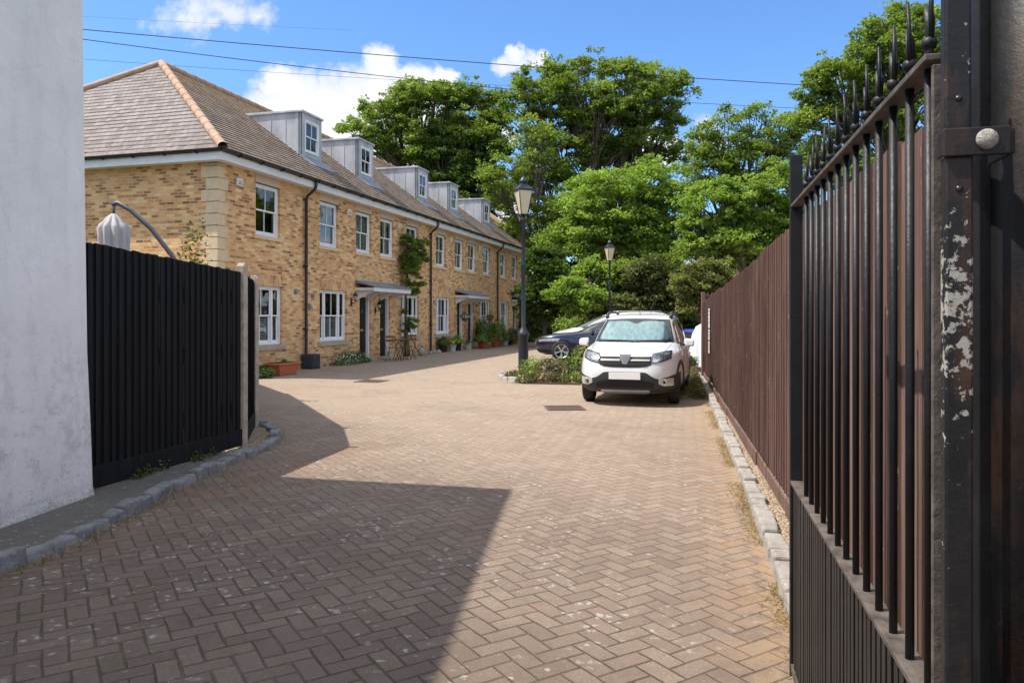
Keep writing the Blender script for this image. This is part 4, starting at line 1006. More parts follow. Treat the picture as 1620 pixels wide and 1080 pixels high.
# wall lanterns
for (t_, z, lb) in ((6.62, 1.95, 'black wall lantern left of the first pair of dark doors'), (8.35, 1.7, 'small black wall lantern between the first pair of dark doors'), (19.3, 2.05, 'black wall lantern beside the second door canopy'), (25.7, 2.0, 'tiny black wall lantern by the farthest canopy')):
    r_ = on_wall('wall_lantern', lb, 'lantern', t_, 0, z)
    MB().box(-.04, .04, -.02, -.001, -.12, .1).build('bracket', MT['iron'], r_)
    mb = MB(); mb.tube([(0, -.02, 0), (0, -.12, -.04), (0, -.15, .03)], .01, 6); mb.lathe([(.03, .03), (.075, .2), (.085, .21), (.03, .29), (.01, .33), (0, .34)], 6, (0, -.15, 0), smooth=False); mb.build('lantern_cap', MT['iron'], r_)
    MB().lathe([(.032, .045), (.078, .19)], 6, (0, -.15, 0), smooth=False).build('glass', MT['sill'], r_)
# ------------------------------------------------------------------ cars
def pchip(xs, ys, x):
    xs = np.asarray(xs, float); ys = np.asarray(ys, float); h = np.diff(xs); dl = np.diff(ys)/h; m = np.zeros(len(xs)); m[0] = dl[0]; m[-1] = dl[-1]
    for i in range(1, len(xs)-1): m[i] = 0 if dl[i-1]*dl[i] <= 0 else 2*dl[i-1]*dl[i]/(dl[i-1]+dl[i])
    i = int(np.clip(np.searchsorted(xs, x) - 1, 0, len(xs)-2)); t = (x-xs[i])/h[i]
    return (ys[i]*(2*t**3-3*t**2+1) + h[i]*m[i]*(t**3-2*t**2+t) + ys[i+1]*(3*t**2-2*t**3) + h[i]*m[i+1]*(t**3-t**2))
class Shell:
    """car body as stacked rounded outlines; front is -y"""
    def __init__(s, rows): s.r = np.array(rows, float).T
    def at(s, z): return [pchip(s.r[0], s.r[k], z) for k in range(1, 5)]
    def F(s, x, z):
        yf, yr, w_, n = s.at(z); yc, a = (yf+yr)/2, (yr-yf)/2; q = min(abs(x)/w_, .9995); return yc - a*(1-q**n)**(1/n)
    def B(s, x, z):
        yf, yr, w_, n = s.at(z); yc, a = (yf+yr)/2, (yr-yf)/2; q = min(abs(x)/w_, .9995); return yc + a*(1-q**n)**(1/n)
    def X(s, y, z):
        yf, yr, w_, n = s.at(z); yc, a = (yf+yr)/2, (yr-yf)/2; q = min(abs(y-yc)/a, .9995); return w_*(1-q**n)**(1/n)
    def body(s, mb, nz=64, nu=96):
        z0, z1 = s.r[0][0], s.r[0][-1]; zs = [z0 + (z1-z0)*i/nz for i in range(nz+1)]; vs = []
        for z in zs:
            yf, yr, w_, n = s.at(z); yc, a = (yf+yr)/2, (yr-yf)/2
            for j in range(nu):
                th = 2*math.pi*(j+.5)/nu; c, q = math.cos(th), math.sin(th); e = 2/n
                # arc-even sampling of the superellipse
                k = (abs(c)**n + abs(q)**n)**(-1/n); vs.append((w_*c*k, yc + a*q*k, z))
        fs = [(i*nu+j, i*nu+(j+1) % nu, (i+1)*nu+(j+1) % nu, (i+1)*nu+j) for i in range(nz) for j in range(nu)]
        fs += [tuple(range(nu))[::-1], tuple(nz*nu+j for j in range(nu))]; mb.add(vs, fs, True)
    def patch(s, fn, ua, ub, lo, hi, off, nu=16, nv=6, skirt=.02):
        """fn(u, z) -> surface point and outward unit-ish direction"""
        mb = MB(); vs = []
        for i in range(nu+1):
            u = ua + (ub-ua)*i/nu; a, b = lo(u), hi(u)
            for j in range(nv+1):
                z = a + (b-a)*j/nv; p, n = fn(u, z); vs.append(p + n*off)
        fs = [(i*(nv+1)+j, (i+1)*(nv+1)+j, (i+1)*(nv+1)+j+1, i*(nv+1)+j+1) for i in range(nu) for j in range(nv)]
        mb.add(vs, fs, True)
        ring = [i*(nv+1) for i in range(nu+1)] + [nu*(nv+1)+j for j in range(1, nv+1)] + [i*(nv+1)+nv for i in range(nu-1, -1, -1)] + [j for j in range(nv-1, 0, -1)]
        rv = []
        for k in ring:
            i, j = divmod(k, nv+1); u = ua + (ub-ua)*i/nu; a, b = lo(u), hi(u); p, n = fn(u, a+(b-a)*j/nv); rv += [p + n*off, p - n*skirt]
        m_ = len(ring); mb.add(rv, [(2*i, 2*i+1, 2*((i+1) % m_)+1, 2*((i+1) % m_)) for i in range(m_)], False)
        return mb
    def nrm(s, f, u, z):
        e = .012; p = f(u, z); return p, ((f(u+e, z)-f(u-e, z)).cross(f(u, z+e)-f(u, z-e))).normalized()
    def front(s, *a, **k): return s.patch(lambda u, z: s.nrm(lambda x, q: Vector((x, s.F(x, q), q)), u, z), *a, **k)
    def back(s, *a, **k):
        def g(u, z): p, n = s.nrm(lambda x, q: Vector((x, s.B(x, q), q)), u, z); return p, -n
        return s.patch(g, *a, **k)
    def side(s, sgn, *a, **k):
        def g(u, z):
            p, n = s.nrm(lambda y, q: Vector((sgn*s.X(y, q), y, q)), u, z); return p, (n if n.x*sgn > 0 else -n)
        return s.patch(g, *a, **k)
def cnst(v): return lambda u: v
def lin(*pts):
    xs, ys = [p[0] for p in pts], [p[1] for p in pts]; return lambda u: float(np.interp(u, xs, ys))
MT['car_white'] = pbr('white_car_paint', (0.72, 0.72, 0.72), 0.3, var=0.01, coat=0.8); MT['car_blue'] = pbr('dark_blue_car_paint', (0.010, 0.014, 0.042), 0.25, 0.3, var=0.1, coat=1.0)
MT['rubber'] = pbr('tyre_rubber', (0.02, 0.02, 0.02), 0.85, var=0.3, scale=20); MT['trim'] = pbr('dark_trim', (0.030, 0.032, 0.037), 0.6, var=0.15, scale=10)
MT['alloy'] = pbr('alloy', (0.55, 0.56, 0.58), 0.3, 0.7, var=0.05); MT['chrome'] = pbr('chrome', (0.50, 0.49, 0.48), 0.38, 0.55, var=0.02); MT['dark'] = pbr('black_mesh', (0.006, 0.006, 0.007), 0.7)
MT['lamp_inner'] = pbr('lamp_reflector', (0.55, 0.56, 0.57), 0.25, 0.7, var=0.45, scale=18, coat=1.0); MT['red_lamp'] = pbr('red_lamp', (0.5, 0.01, 0.015), 0.15, var=0.2, coat=1)
MT['sunshade'] = pbr('foil_sunshade', (0.25, 0.32, 0.335), 0.45, 0.15, var=0.3, scale=7, bump=0.4, bscale=14, stretch=(3, 1, 1)); MT['orange_lamp'] = pbr('amber', (0.6, 0.2, 0.03), 0.2, coat=1)
MT['seat'] = pbr('car_interior', (0.04, 0.04, 0.045), 0.8)

def wheel(root, x, y, r, wdt, spokes, turn=0.0):
    s = 1 if x > 0 else -1; we = bpy.data.objects.new('wheel', None); C.objects.link(we); we.parent = root; we.location = (x, y, r); we.rotation_euler = (0, 0, turn)
    M = Matrix.Rotation(R(90)*s, 4, 'Y')
    h = wdt/2; ri = r*.69
    mb = MB(); mb.lathe([(ri, -h*.9), (r*.86, -h), (r*.97, -h*.8), (r, -h*.4), (r, h*.4), (r*.97, h*.8), (r*.86, h), (ri, h*.9)], 40, M=M, caps=False); mb.build('tyre', MT['rubber'], we)
    mb = MB(); mb.lathe([(ri*1.0, h*.88), (ri*.93, h*.8), (ri*.90, h*.2), (ri*.9, -h*.5)], 40, M=M, caps=False)
    mb.lathe([(r*.13, h*.50), (r*.12, h*.66), (0.0, h*.7)], 16, M=M)
    for k in range(spokes):
        for dd in ((-.10, .10) if spokes <= 6 else (0,)):
            A = M @ Matrix.Rotation(2*math.pi*k/spokes + dd, 4, 'Z'); wd = .018 if spokes > 6 else .014
            mb.hexa([(r*.08, -wd, h*.35), (ri*.95, -wd*1.1, h*.55), (ri*.95, wd*1.1, h*.55), (r*.08, wd, h*.35), (r*.08, -wd*.8, h*.62), (ri*.95, -wd, h*.80), (ri*.95, wd, h*.80), (r*.08, wd*.8, h*.62)], A)
    mb.build('rim', MT['alloy'], we, bevel=.003, seg=1)
    MB().lathe([(ri*.88, 0.0), (0, 0.01)], 24, M=M).build('brake_disc', MT['dark'], we)
    return we

def car_body(root, sh, mat, axles, rw, track, belt=None):
    mb = MB(); sh.body(mb); o = mb.build('body', mat, root)
    cuts = []
    for ya in axles:
        c = MB(); c.lathe([(rw+.045, -1.2), (rw+.045, 1.2)], 48, M=Matrix.Translation((0, ya, rw)) @ Matrix.Rotation(R(90), 4, 'Y'))
        co = c.build('cut', None); cuts.append(co)
        md = o.modifiers.new('b', 'BOOLEAN'); md.operation = 'DIFFERENCE'; md.object = co; md.solver = 'EXACT'
    # keep a spine between the arches: cutters only bite the flanks
    C.objects.update() if hasattr(C.objects, 'update') else None
    bpy.context.view_layer.update(); dg = bpy.context.evaluated_depsgraph_get(); ev = o.evaluated_get(dg)
    par, mw = o.parent, None
    me = bpy.data.meshes.new_from_object(ev); o.modifiers.clear(); old = o.data; o.data = me
    for co in cuts: bpy.data.objects.remove(co)
    bb = MB(); 
    for ya in axles: bb.box(-track/2+.16, track/2-.16, ya-rw*1.15, ya+rw*1.15, .25, .80)
    bb.build('wheel_well', MT['dark'], root)
    return o

def arch_trim(root, sh, sgn, ya, rw, w0, w1, mat):
    mb = MB(); vs = []; n = 28
    for i in range(n+1):
        th = math.pi*(-.06 + 1.12*i/n)
        for rr, off in ((rw+w0, .012), (rw+w1, .012), (rw+w1, -.02)):
            y = ya - math.cos(th)*rr; z = max(.21, rw + math.sin(th)*rr); vs.append((sgn*(sh.X(y, z)+off), y, z))
    mb.add(vs, [(i*3+j, i*3+3+j, i*3+4+j, i*3+1+j) for i in range(n) for j in range(2)], True); mb.build('arch_trim', mat, root)

def mirror(root, x, y, z, mat, arm=.1):
    s = 1 if x > 0 else -1; mb = MB(); mb.hexa([(x+s*arm-.0, y-.03, z-.07), (x+s*(arm+.19), y-.02, z-.06), (x+s*(arm+.17), y+.07, z-.06), (x+s*arm, y+.07, z-.07), (x+s*arm, y-.02, z+.08), (x+s*(arm+.18), y-.01, z+.06), (x+s*(arm+.17), y+.07, z+.07), (x+s*arm, y+.07, z+.09)] if s > 0 else [(x-arm-.19, y-.02, z-.06), (x-arm, y-.03, z-.07), (x-arm, y+.07, z-.07), (x-arm-.17, y+.07, z-.06), (x-arm-.18, y-.01, z+.06), (x-arm, y-.02, z+.08), (x-arm, y+.07, z+.09), (x-arm-.17, y+.07, z+.07)]); o = mb.build('mirror', mat, root, bevel=.035, seg=4)
    mb = MB(); mb.hexa([(x, y-.03, z-.05), (x+s*(arm+.05), y-.02, z-.045), (x+s*(arm+.05), y+.03, z-.045), (x, y+.04, z-.05), (x, y-.03, z), (x+s*(arm+.05), y-.02, z-.02), (x+s*(arm+.05), y+.03, z-.02), (x, y+.04, z)]); mb.build('mirror_arm', MT['trim'], o)

def small_suv():
    root = empty('parked_car', 'white compact hatchback with roof rails facing the viewer, foil sunshade behind windscreen', 'car', (2.10, 13.22, 0), -R(16.5))
    # origin moved so that local y=-1.23 is the front axle
    root.location = (2.09 + .284*1.23, 13.20 + .959*1.23, 0)
    sh = Shell([(.22,-1.86,1.93,.80,4.2),(.28,-1.97,1.99,.85,4.4),(.40,-2.03,2.03,.875,4.6),(.52,-2.04,2.04,.878,4.6),(.66,-2.02,2.03,.875,4.6),(.78,-1.98,2.02,.865,4.5),(.87,-1.88,2.0,.855,4.5),(.935,-1.66,1.98,.83,4.4),(.985,-1.33,1.97,.805,4.6),(1.02,-1.06,1.96,.785,4.8),(1.10,-.93,1.94,.765,5.2),(1.25,-.70,1.88,.715,5.4),(1.38,-.48,1.79,.668,5.4),(1.46,-.32,1.7,.635,5.0),(1.505,-.14,1.55,.585,4.5),(1.53,.08,1.35,.49,3.6),(1.545,.4,1.05,.30,3)])
    car_body(root, sh, MT['car_white'], (-1.23, 1.36), .325, 1.49)
    for sx in (-1, 1):
        for ya in (-1.23, 1.36): wheel(root, sx*.735, ya, .325, .20, 9, R(3) if ya < 0 else 0); arch_trim(root, sh, sx, ya, .325, .038, .105, MT['trim'])
    # windscreen, sunshade
    zb, zt = 1.035, 1.455
    hw = lambda z: sh.at(z)[2]*.90
    scr = sh.patch(lambda u, z: sh.nrm(lambda a, q: Vector((a*hw(q), sh.F(a*hw(q), q), q)), u, z), -1, 1, cnst(zb), lambda u: zt - .02*u*u, .004, 24, 10)
    wo = scr.build('windscreen', MT['trim'], root)
    inn = sh.patch(lambda u, z: sh.nrm(lambda a, q: Vector((a*hw(q), sh.F(a*hw(q), q), q)), u, z), -.88, .88, lambda u: zb+.035+.02*u*u, lambda u: zt-.05-.05*abs(u)**6 - .05*math.exp(-(u/.16)**2), .0075, 40, 10)
    inn.build('sunshade', MT['sunshade'], wo)
    sh.patch(lambda u, z: sh.nrm(lambda a, q: Vector((a*hw(q), sh.F(a*hw(q), q), q)), u, z), -.965, .965, cnst(zb+.012), lambda u: zt-.02-.02*u*u, .012, 24, 10, skirt=.0).build('glass', MT['screen_glass'], wo)
    mb = MB()
    for x0, x1 in ((-.62, .02), (.05, .60)):
        P = [Vector((x0 + (x1-x0)*k/6, 0, 1.045 + .035*math.sin(math.pi*k/6)*.6)) for k in range(7)]; mb.tube([(p.x, sh.F(p.x, p.z)-.03, p.z) for p in P], .009, 6)
    mb.build('wiper', MT['dark'], wo)
    mb = MB(); mb.box(-.05, .05, sh.F(0, 1.40)+.02, sh.F(0, 1.40)+.05, 1.37, 1.42); mb.build('interior_mirror', MT['dark'], wo)
    # side windows
    for sx in (-1, 1):
        sh.side(sx, -.62, .30, cnst(1.03), lin((-.62, 1.06), (-.30, 1.36), (-.1, 1.42), (.30, 1.435)), .004, 16, 6).build('side_window', MT['dark_glass'], root)
        sh.side(sx, .38, 1.22, cnst(1.035), lin((.38, 1.435), (1.0, 1.42), (1.22, 1.36)), .004, 14, 6).build('side_window', MT['dark_glass'], root)
        sh.side(sx, -.80, 1.0, cnst(.235), cnst(.36), .012, 24, 3).build('sill_trim', MT['trim'], root)
        sh.side(sx, -.66, 1.30, lambda y: 1.005, lambda y: 1.02, .006, 14, 1).build('waist_trim', MT['dark'], root)
        for yy in (-.75, .34, 1.08): sh.side(sx, yy-.004, yy+.004, cnst(.38), cnst(1.0), .0015, 1, 12, skirt=.001).build('door_gap', MT['dark'], root)
        for yy in (.18, .98): sh.side(sx, yy-.09, yy+.09, cnst(.90), cnst(.93), .03, 6, 2).build('door_handle', MT['car_white'], root, bevel=.002)
    # grille, badge, lamps
    g = sh.front(-.43, .43, lambda x: .652+.045*abs(x/.43)**4, lambda x: .858-.0*abs(x)-.03*abs(x/.43)**6, .006, 30, 6).build('grille', MT['dark'], root)
    for zc in (.830, .768):
        for s in (-1, 1):
            a, b = (.085*s, .405*s) if s > 0 else (-.405, -.085)
            sh.front(a, b, lambda x: zc-.014, lambda x: zc+.014, .018, 12, 2).build('grille_bar', MT['chrome'], g)
    mb = MB()
    for k in range(14):
        zc = .668 + .006*(k % 2)
    for k in range(26): 
        x = -.36 + k*.72/25; mb.box(x-.004, x+.004, sh.F(x, .68)-.012, sh.F(x, .68), .665, .70)
    mb.build('grille_mesh', MT['trim'], g)
    # shield emblem
    yb = sh.F(0, .78)-.022
    def shield(sc, y0, y1): 
        mb = MB(); pl = [(-.085, .875-.78), (.085, .095), (.080, .02), (.028, -.088), (-.028, -.088), (-.080, .02)]; vs = [(x*sc, y0, .78+z*sc) for x, z in pl] + [(x*sc, y1, .78+z*sc) for x, z in pl]
        return mb.add(vs, [(0, 1, 2, 3, 4, 5), (11, 10, 9, 8, 7, 6)] + [(i, 6+i, 6+(i+1) % 6, (i+1) % 6) for i in range(6)])
    bd = shield(1, yb-.012, yb+.03).build('emblem', MT['chrome'], g, bevel=.006)
    mb = MB(); pl = [(-.05, .060), (.05, .060), (.045, .01), (.02, -.045), (-.02, -.045), (-.045, .01)]; vs = [(x, yb-.0165, .785+z) for x, z in pl]+[(x, yb-.01, .785+z) for x, z in pl]
    mb.add(vs, [(0, 1, 2, 3, 4, 5)] + [(i, 6+i, 6+(i+1) % 6, (i+1) % 6) for i in range(6)]).build('emblem_centre', MT['badge_blue'], bd)
    mb = MB()
    for k in range(5): x = -.026 + k*.013; mb.box(x-.004, x+.004, yb-.0185, yb-.0165, .775, .798)
    mb.build('emblem_letters', MT['chrome'], bd)
    for s in (-1, 1):
        zl = lin((.0, .72), (.42, .715), (.60, .745), (.74, .80)); zh = lin((.0, .85), (.42, .862), (.62, .905), (.74, .915))
        A = (.435, .725) if s > 0 else (-.725, -.435)
        hl = sh.front(A[0], A[1], lambda x: zl(abs(x)), lambda x: zh(abs(x)), .004, 16, 8).build('headlight', MT['dark'], root)
        B = (.445, .60) if s > 0 else (-.60, -.445); sh.front(B[0], B[1], lambda x: zl(abs(x))+.012, lambda x: zh(abs(x))-.012, .008, 10, 6).build('reflector', MT['lamp_inner'], hl)
        B = (.607, .712) if s > 0 else (-.712, -.607); sh.front(B[0], B[1], lambda x: zl(abs(x))+.018, lambda x: zh(abs(x))-.012, .008, 10, 6).build('reflector', MT['lamp_inner'], hl)
        sh.front(A[0], A[1], lambda x: zl(abs(x)), lambda x: zh(abs(x)), .014, 16, 8, skirt=.0).build('lens', MT['lens_glass'], hl)
    # dark lower bumper
    def top(x):
        a = abs(x); return float(np.interp(a, [0, .33, .36, .42, .50, .56, .70, .86], [.575, .575, .565, .52, .475, .47, .50, .56]))
    lb = sh.front(-.852, .852, cnst(.235), top, .008, 60, 8).build('lower_bumper', MT['trim'], root)
    sh.front(-.47, .47, lambda x: .325+.0*x, lambda x: .455-.05*abs(x/.47)**3, .013, 30, 4).build('air_intake', MT['dark'], lb)
    for s in (-1, 1):
        A = (.545, .76) if s > 0 else (-.76, -.545)
        fo = sh.front(A[0], A[1], lambda x: .355 + .05*max(0, (.62-abs(x))/.1), lambda x: .475+.02*(abs(x)-.6), .014, 10, 6).build('fog_lamp', MT['chrome2'], lb)
        xx = s*.635; yy = sh.F(xx, .415)-.016
        MB().lathe([(.055, 0), (.05, .012), (.035, .006), (.0, .012)], 20, M=Matrix.Translation((xx, yy, .415)) @ Matrix.Rotation(R(90), 4, 'X') @ Matrix.Rotation(R(0), 4, 'Y')).build('lens', MT['lamp_inner'], fo)
        MB().lathe([(.028, .0), (.02, .012), (0, .014)], 16, M=Matrix.Translation((xx, yy-.006, .415)) @ Matrix.Rotation(R(90), 4, 'X')).build('bulb', MT['dark'], fo)
    sh.front(-.40, .40, lambda x: .235+.02*abs(x/.4)**8, cnst(.29), .03, 20, 3, skirt=.03).build('skid_plate', MT['alloy'], lb)
    pl = MB().box(-.26, .26, sh.F(0, .51)-.03, sh.F(0, .51)-.018, .457, .570).build('number_plate', MT['plate'], root, bevel=.004); sh.front(-.30, .30, cnst(.45), cnst(.575), .018, 8, 2).build('plate_holder', MT['trim'], root)
    # bonnet gap and washer jets
    mb = MB()
    for s in (-1, 1):
        pts = []
        for k in range(14): z = .90 + (1.015-.90)*k/13; x = s*(.62 + .06*k/13); pts.append((x, sh.F(x, z)-.001, z))
        mb.tube(pts, .004, 4)
    pts = [(x, sh.F(x, .885)-.001, .885-.0*abs(x)) for x in np.linspace(-.62, .62, 20)]; mb.tube(pts, .004, 4)
    mb.build('bonnet_gap', MT['trim'], root)
    for s in (-1, 1):
        mb = MB(); x = s*.60; pts = [(x*1.0, -.12, 1.475), (x*.99, .0, 1.555), (x*.985, .25, 1.575), (x*.98, .9, 1.572), (x*.99, 1.2, 1.55), (x, 1.38, 1.46)]
        mb.tube(pts, [.036, .028, .022, .022, .028, .034], 10); mb.build('roof_rail', MT['trim'], root)
        mirror(root, s*.80, -.62, 1.02, MT['car_white'], .07)
    mb = MB(); mb.tube([(0, .1, 1.53), (0, .02, 1.60), (0, -.02, 1.66)][:2] + [(0, .0, 1.62)], [.008, .004, .002], 6)
    mb.tube([(.1, 1.0, 1.53), (.14, 1.25, 1.85)], .004, 6); mb.build('aerial', MT['dark'], root)
    return root

def saloon(rows, label, loc, rz, paint, axles, rw, spokes, wins, zb, zt, nose, rails=False, rear=True, roofdark=False):
    root = empty('parked_car', label, 'car', loc, rz); sh = Shell(rows); car_body(root, sh, paint, axles, rw, rows[3][3]*2)
    track = rows[3][3] - .115
    for sx in (-1, 1):
        for ya in axles: wheel(root, sx*track, ya, rw, .22, spokes)
        for (ya, yb, lo, hi) in wins:
            sh.side(sx, ya, yb, lo, hi, .004, 16, 6).build('side_window', MT['dark_glass'], root)
        for yy in (wins[0][0]+.1, wins[1][0]-.04): sh.side(sx, yy-.004, yy+.004, cnst(.35), cnst(zb-.03), .0015, 1, 12, skirt=.001).build('door_gap', MT['dark'], root)
        sh.side(sx, wins[0][1]-.30, wins[0][1]-.1, cnst(zb-.13), cnst(zb-.10), .03, 6, 2).build('door_handle', paint, root)
        hl = sh.front(*((.50, .82) if sx > 0 else (-.82, -.50)), lambda x: nose-.03+.08*(abs(x)-.5), lambda x: nose+.05+.14*(abs(x)-.5), .006, 14, 6).build('headlight', MT['lamp_inner'], root)
        mirror(root, sx*(rows[8][3]-.02), wins[0][0]+.22, zb+.03, paint, .06)
        if rear: sh.side(sx, rows[6][2]-.42, rows[6][2]-.06, cnst(zb-.14), lambda y: zb+.16, .008, 8, 6).build('tail_light', MT['red_lamp'], root)
        if rear: sh.back(*((.52, .80) if sx > 0 else (-.80, -.52)), cnst(zb-.12), cnst(zb+.10), .008, 8, 6).build('tail_light', MT['red_lamp'], root)
        if rails:
            mb = MB(); x = sx*.56; top = rows[-1][0]; mb.tube([(x, .0, top-.03), (x, .12, top+.03), (x, 1.6, top+.02), (x, 1.8, top-.06)], [.02, .014, .014, .02], 8); mb.build('roof_rail', MT['alloy'], root)
    hw = lambda z: sh.at(z)[2]*.88
    f = lambda u, z: sh.nrm(lambda a, q: Vector((a*hw(q), sh.F(a*hw(q), q), q)), u, z)
    sh.patch(f, -1, 1, cnst(zb+.03), cnst(zt-.02), .004, 20, 8).build('windscreen', MT['dark_glass'], root)
    g = sh.front(-.38, .38, cnst(nose-.14), cnst(nose+.06), .008, 16, 4).build('grille', MT['dark'], root)
    for k in range(3): sh.front(-.36, .36, cnst(nose-.11+k*.055), cnst(nose-.09+k*.055), .014, 12, 1).build('grille_bar', MT['chrome'], g)
    lb = sh.front(-.7, .7, cnst(.26), lambda x: .42-.05*abs(x), .008, 20, 3).build('lower_bumper', MT['dark'], root)
    if rear:
        fb = lambda u, z: (lambda r: (r[0], -r[1]))(sh.nrm(lambda a, q: Vector((a*hw(q), sh.B(a*hw(q), q), q)), u, z))
        sh.patch(fb, -.95, .95, cnst(zb+.05), cnst(zt-.06), .004, 16, 6).build('rear_window', MT['dark_glass'], root)
    return root

MT['dark_glass'] = pbr('tinted_glass', (0.025, 0.035, 0.035), 0.06, var=0.1, coat=1.0); MT['screen_glass'] = glass_mat('windscreen_glass', 1.38, (0.86, 0.94, 0.95)); MT['lens_glass'] = glass_mat('lens_glass', 1.45, (0.9, 0.93, 0.95))
MT['plate'] = pbr('blank_plate', (0.80, 0.80, 0.78), 0.4, var=0.02); MT['badge_blue'] = pbr('badge_blue', (0.30, 0.38, 0.5), 0.3, 0.4, coat=1); MT['chrome2'] = pbr('satin_chrome', (0.62, 0.62, 0.60), 0.35, 0.5, var=0.05)
small_suv()
crow = [(.20,-2.05,2.10,.80,3.2),(.28,-2.20,2.22,.86,3.2),(.40,-2.28,2.29,.89,3.2),(.55,-2.30,2.31,.895,3.3),(.66,-2.29,2.30,.892,3.4),(.76,-2.22,2.28,.88,3.6),(.84,-2.04,2.24,.862,4.0),(.90,-1.68,2.2,.845,4.4),(.955,-1.1,2.1,.82,4.6),(1.0,-.80,1.92,.78,4.8),(1.12,-.52,1.62,.71,4.8),(1.25,-.20,1.3,.64,4.6),(1.33,.05,1.08,.58,4.2),(1.38,.28,.8,.48,3.5),(1.395,.45,.65,.30,3)]
saloon(crow, 'dark blue coupe with alloy wheels, its nose poking out behind the flowering shrubs', (3.12, 25.9, 0), R(-90) - math.atan2(.06, .99) , MT['car_blue'], (-1.42, 1.34), .335, 5,
       [(-.62, .42, lambda y: .955+.01*y, lin((-.62, .975), (-.25, 1.17), (.1, 1.30), (.42, 1.34))), (.48, 1.35, lambda y: .97, lin((.48, 1.335), (.9, 1.25), (1.35, 1.02)))], .96, 1.36, .66)
erow = [(0.2, -2.268, 2.42, 0.8, 3.4), (0.28, -2.43, 2.53, 0.87, 3.4), (0.42, -2.516, 2.596, 0.9, 3.5), (0.58, -2.527, 2.618, 0.905, 3.6), (0.72, -2.462, 2.607, 0.9, 3.8), (0.84, -2.268, 2.585, 0.885, 4.0), (0.92, -2.106, 2.563, 0.865, 4.4), (0.98, -1.858, 2.53, 0.845, 4.8), (1.035, -1.62, 2.508, 0.82, 5.0), (1.139, -1.35, 2.464, 0.79, 5.2), (1.325, -0.918, 2.31, 0.72, 5.2), (1.487, -0.486, 2.123, 0.65, 5.0), (1.58, -0.162, 1.925, 0.58, 4.5), (1.632, 0.27, 1.65, 0.48, 3.6), (1.65, 0.594, 1.32, 0.3, 3)]
saloon(erow, 'white estate car with silver roof rails parked behind the dark blue coupe', (3.75, 27.9, 0), R(-90) + math.atan2(.03, .99), MT['car_white'], (-1.55, 1.50), .34, 5,
       [(-1.25, .1, cnst(1.06), lin((-1.25, 1.075), (-.7, 1.28), (-.3, 1.40), (.1, 1.45))), (.18, 1.15, cnst(1.065), cnst(1.45)), (1.22, 1.95, cnst(1.08), lin((1.22, 1.44), (1.95, 1.32)))], 1.05, 1.53, .78, rails=True)

# ------------------------------------------------------------------ street lamps
MT['frost'] = pbr('frosted_lamp_glass', (0.62, 0.54, 0.36), 0.35, var=0.06, coat=0.4)
MT['lamp_iron'] = pbr('lamp_column_paint', (0.018, 0.022, 0.030), 0.42, var=0.3, scale=6, bump=0.1)
def street_lamp(label, loc, H=4.95):
    root = empty('street_lamp', label, 'street lamp', loc, R(20), 'victorian style street lamps'); mb = MB()
    mb.lathe([(.15, 0), (.15, .06), (.125, .1), (.12, 1.0), (.145, 1.03), (.15, 1.07), (.12, 1.12), (.09, 1.18), (.056, 1.24), (.052, 2.7), (.066, 2.73), (.052, 2.78), (.048, 2.82), (.042, H-1.15), (.075, H-1.12), (.075, H-1.08), (.045, H-1.05), (.045, H-.98)], 20)
    mb.tube([(-.16, 0, 2.9), (.16, 0, 2.9)], .012, 8) if False else None
    mb.build('column', MT['lamp_iron'], root)
    z0, z1 = H-.98, H-.40; b0, b1 = .085, .172; fr = MB(); s4 = [(-1, -1), (1, -1), (1, 1), (-1, 1)]
    for a, b in zip(s4, s4[1:]+s4[:1]):
        fr.tube([(a[0]*b0, a[1]*b0, z0), (a[0]*b1, a[1]*b1, z1)], .012, 6); fr.tube([(a[0]*b0, a[1]*b0, z0), (b[0]*b0, b[1]*b0, z0)], .012, 6); fr.tube([(a[0]*b1, a[1]*b1, z1), (b[0]*b1, b[1]*b1, z1)], .016, 6)
    for a in s4: fr.tube([(0, 0, z0-.06), (a[0]*.08, a[1]*.08, z0-.04), (a[0]*b0, a[1]*b0, z0)], .01, 6)
    lo = fr.build('lantern', MT['lamp_iron'], root)
    g = MB(); g.add([(a[0]*b0*.97, a[1]*b0*.97, z0) for a in s4] + [(a[0]*b1*.97, a[1]*b1*.97, z1-.005) for a in s4], [(i, (i+1) % 4, 4+(i+1) % 4, 4+i) for i in range(4)] + [(3, 2, 1, 0), (4, 5, 6, 7)]); g.build('glass', MT['frost'], lo)
    c = MB(); q = math.sqrt(2); c.lathe([(.185*q, z1+.0), (.185*q, z1+.03), (.15*q, z1+.06), (.085*q, z1+.15), (.065*q, z1+.19)], 4, rot=R(45), smooth=False)
    c.lathe([(.09, z1+.18), (.10, z1+.20), (.10, z1+.24), (.075, z1+.27), (.055, z1+.31), (.03, z1+.33), (.012, z1+.35), (.02, z1+.375), (.0, z1+.40)], 16); c.build('cap', MT['lamp_iron'], lo)
    return root
street_lamp('nearer tall black street lamp standing in the flower bed by the parked cars', ((828-810)/F*18.3, 18.3, 0))
street_lamp('farther black street lamp rising behind the white estate car', ((964.5-810)/F*33.6, 33.6, 0))

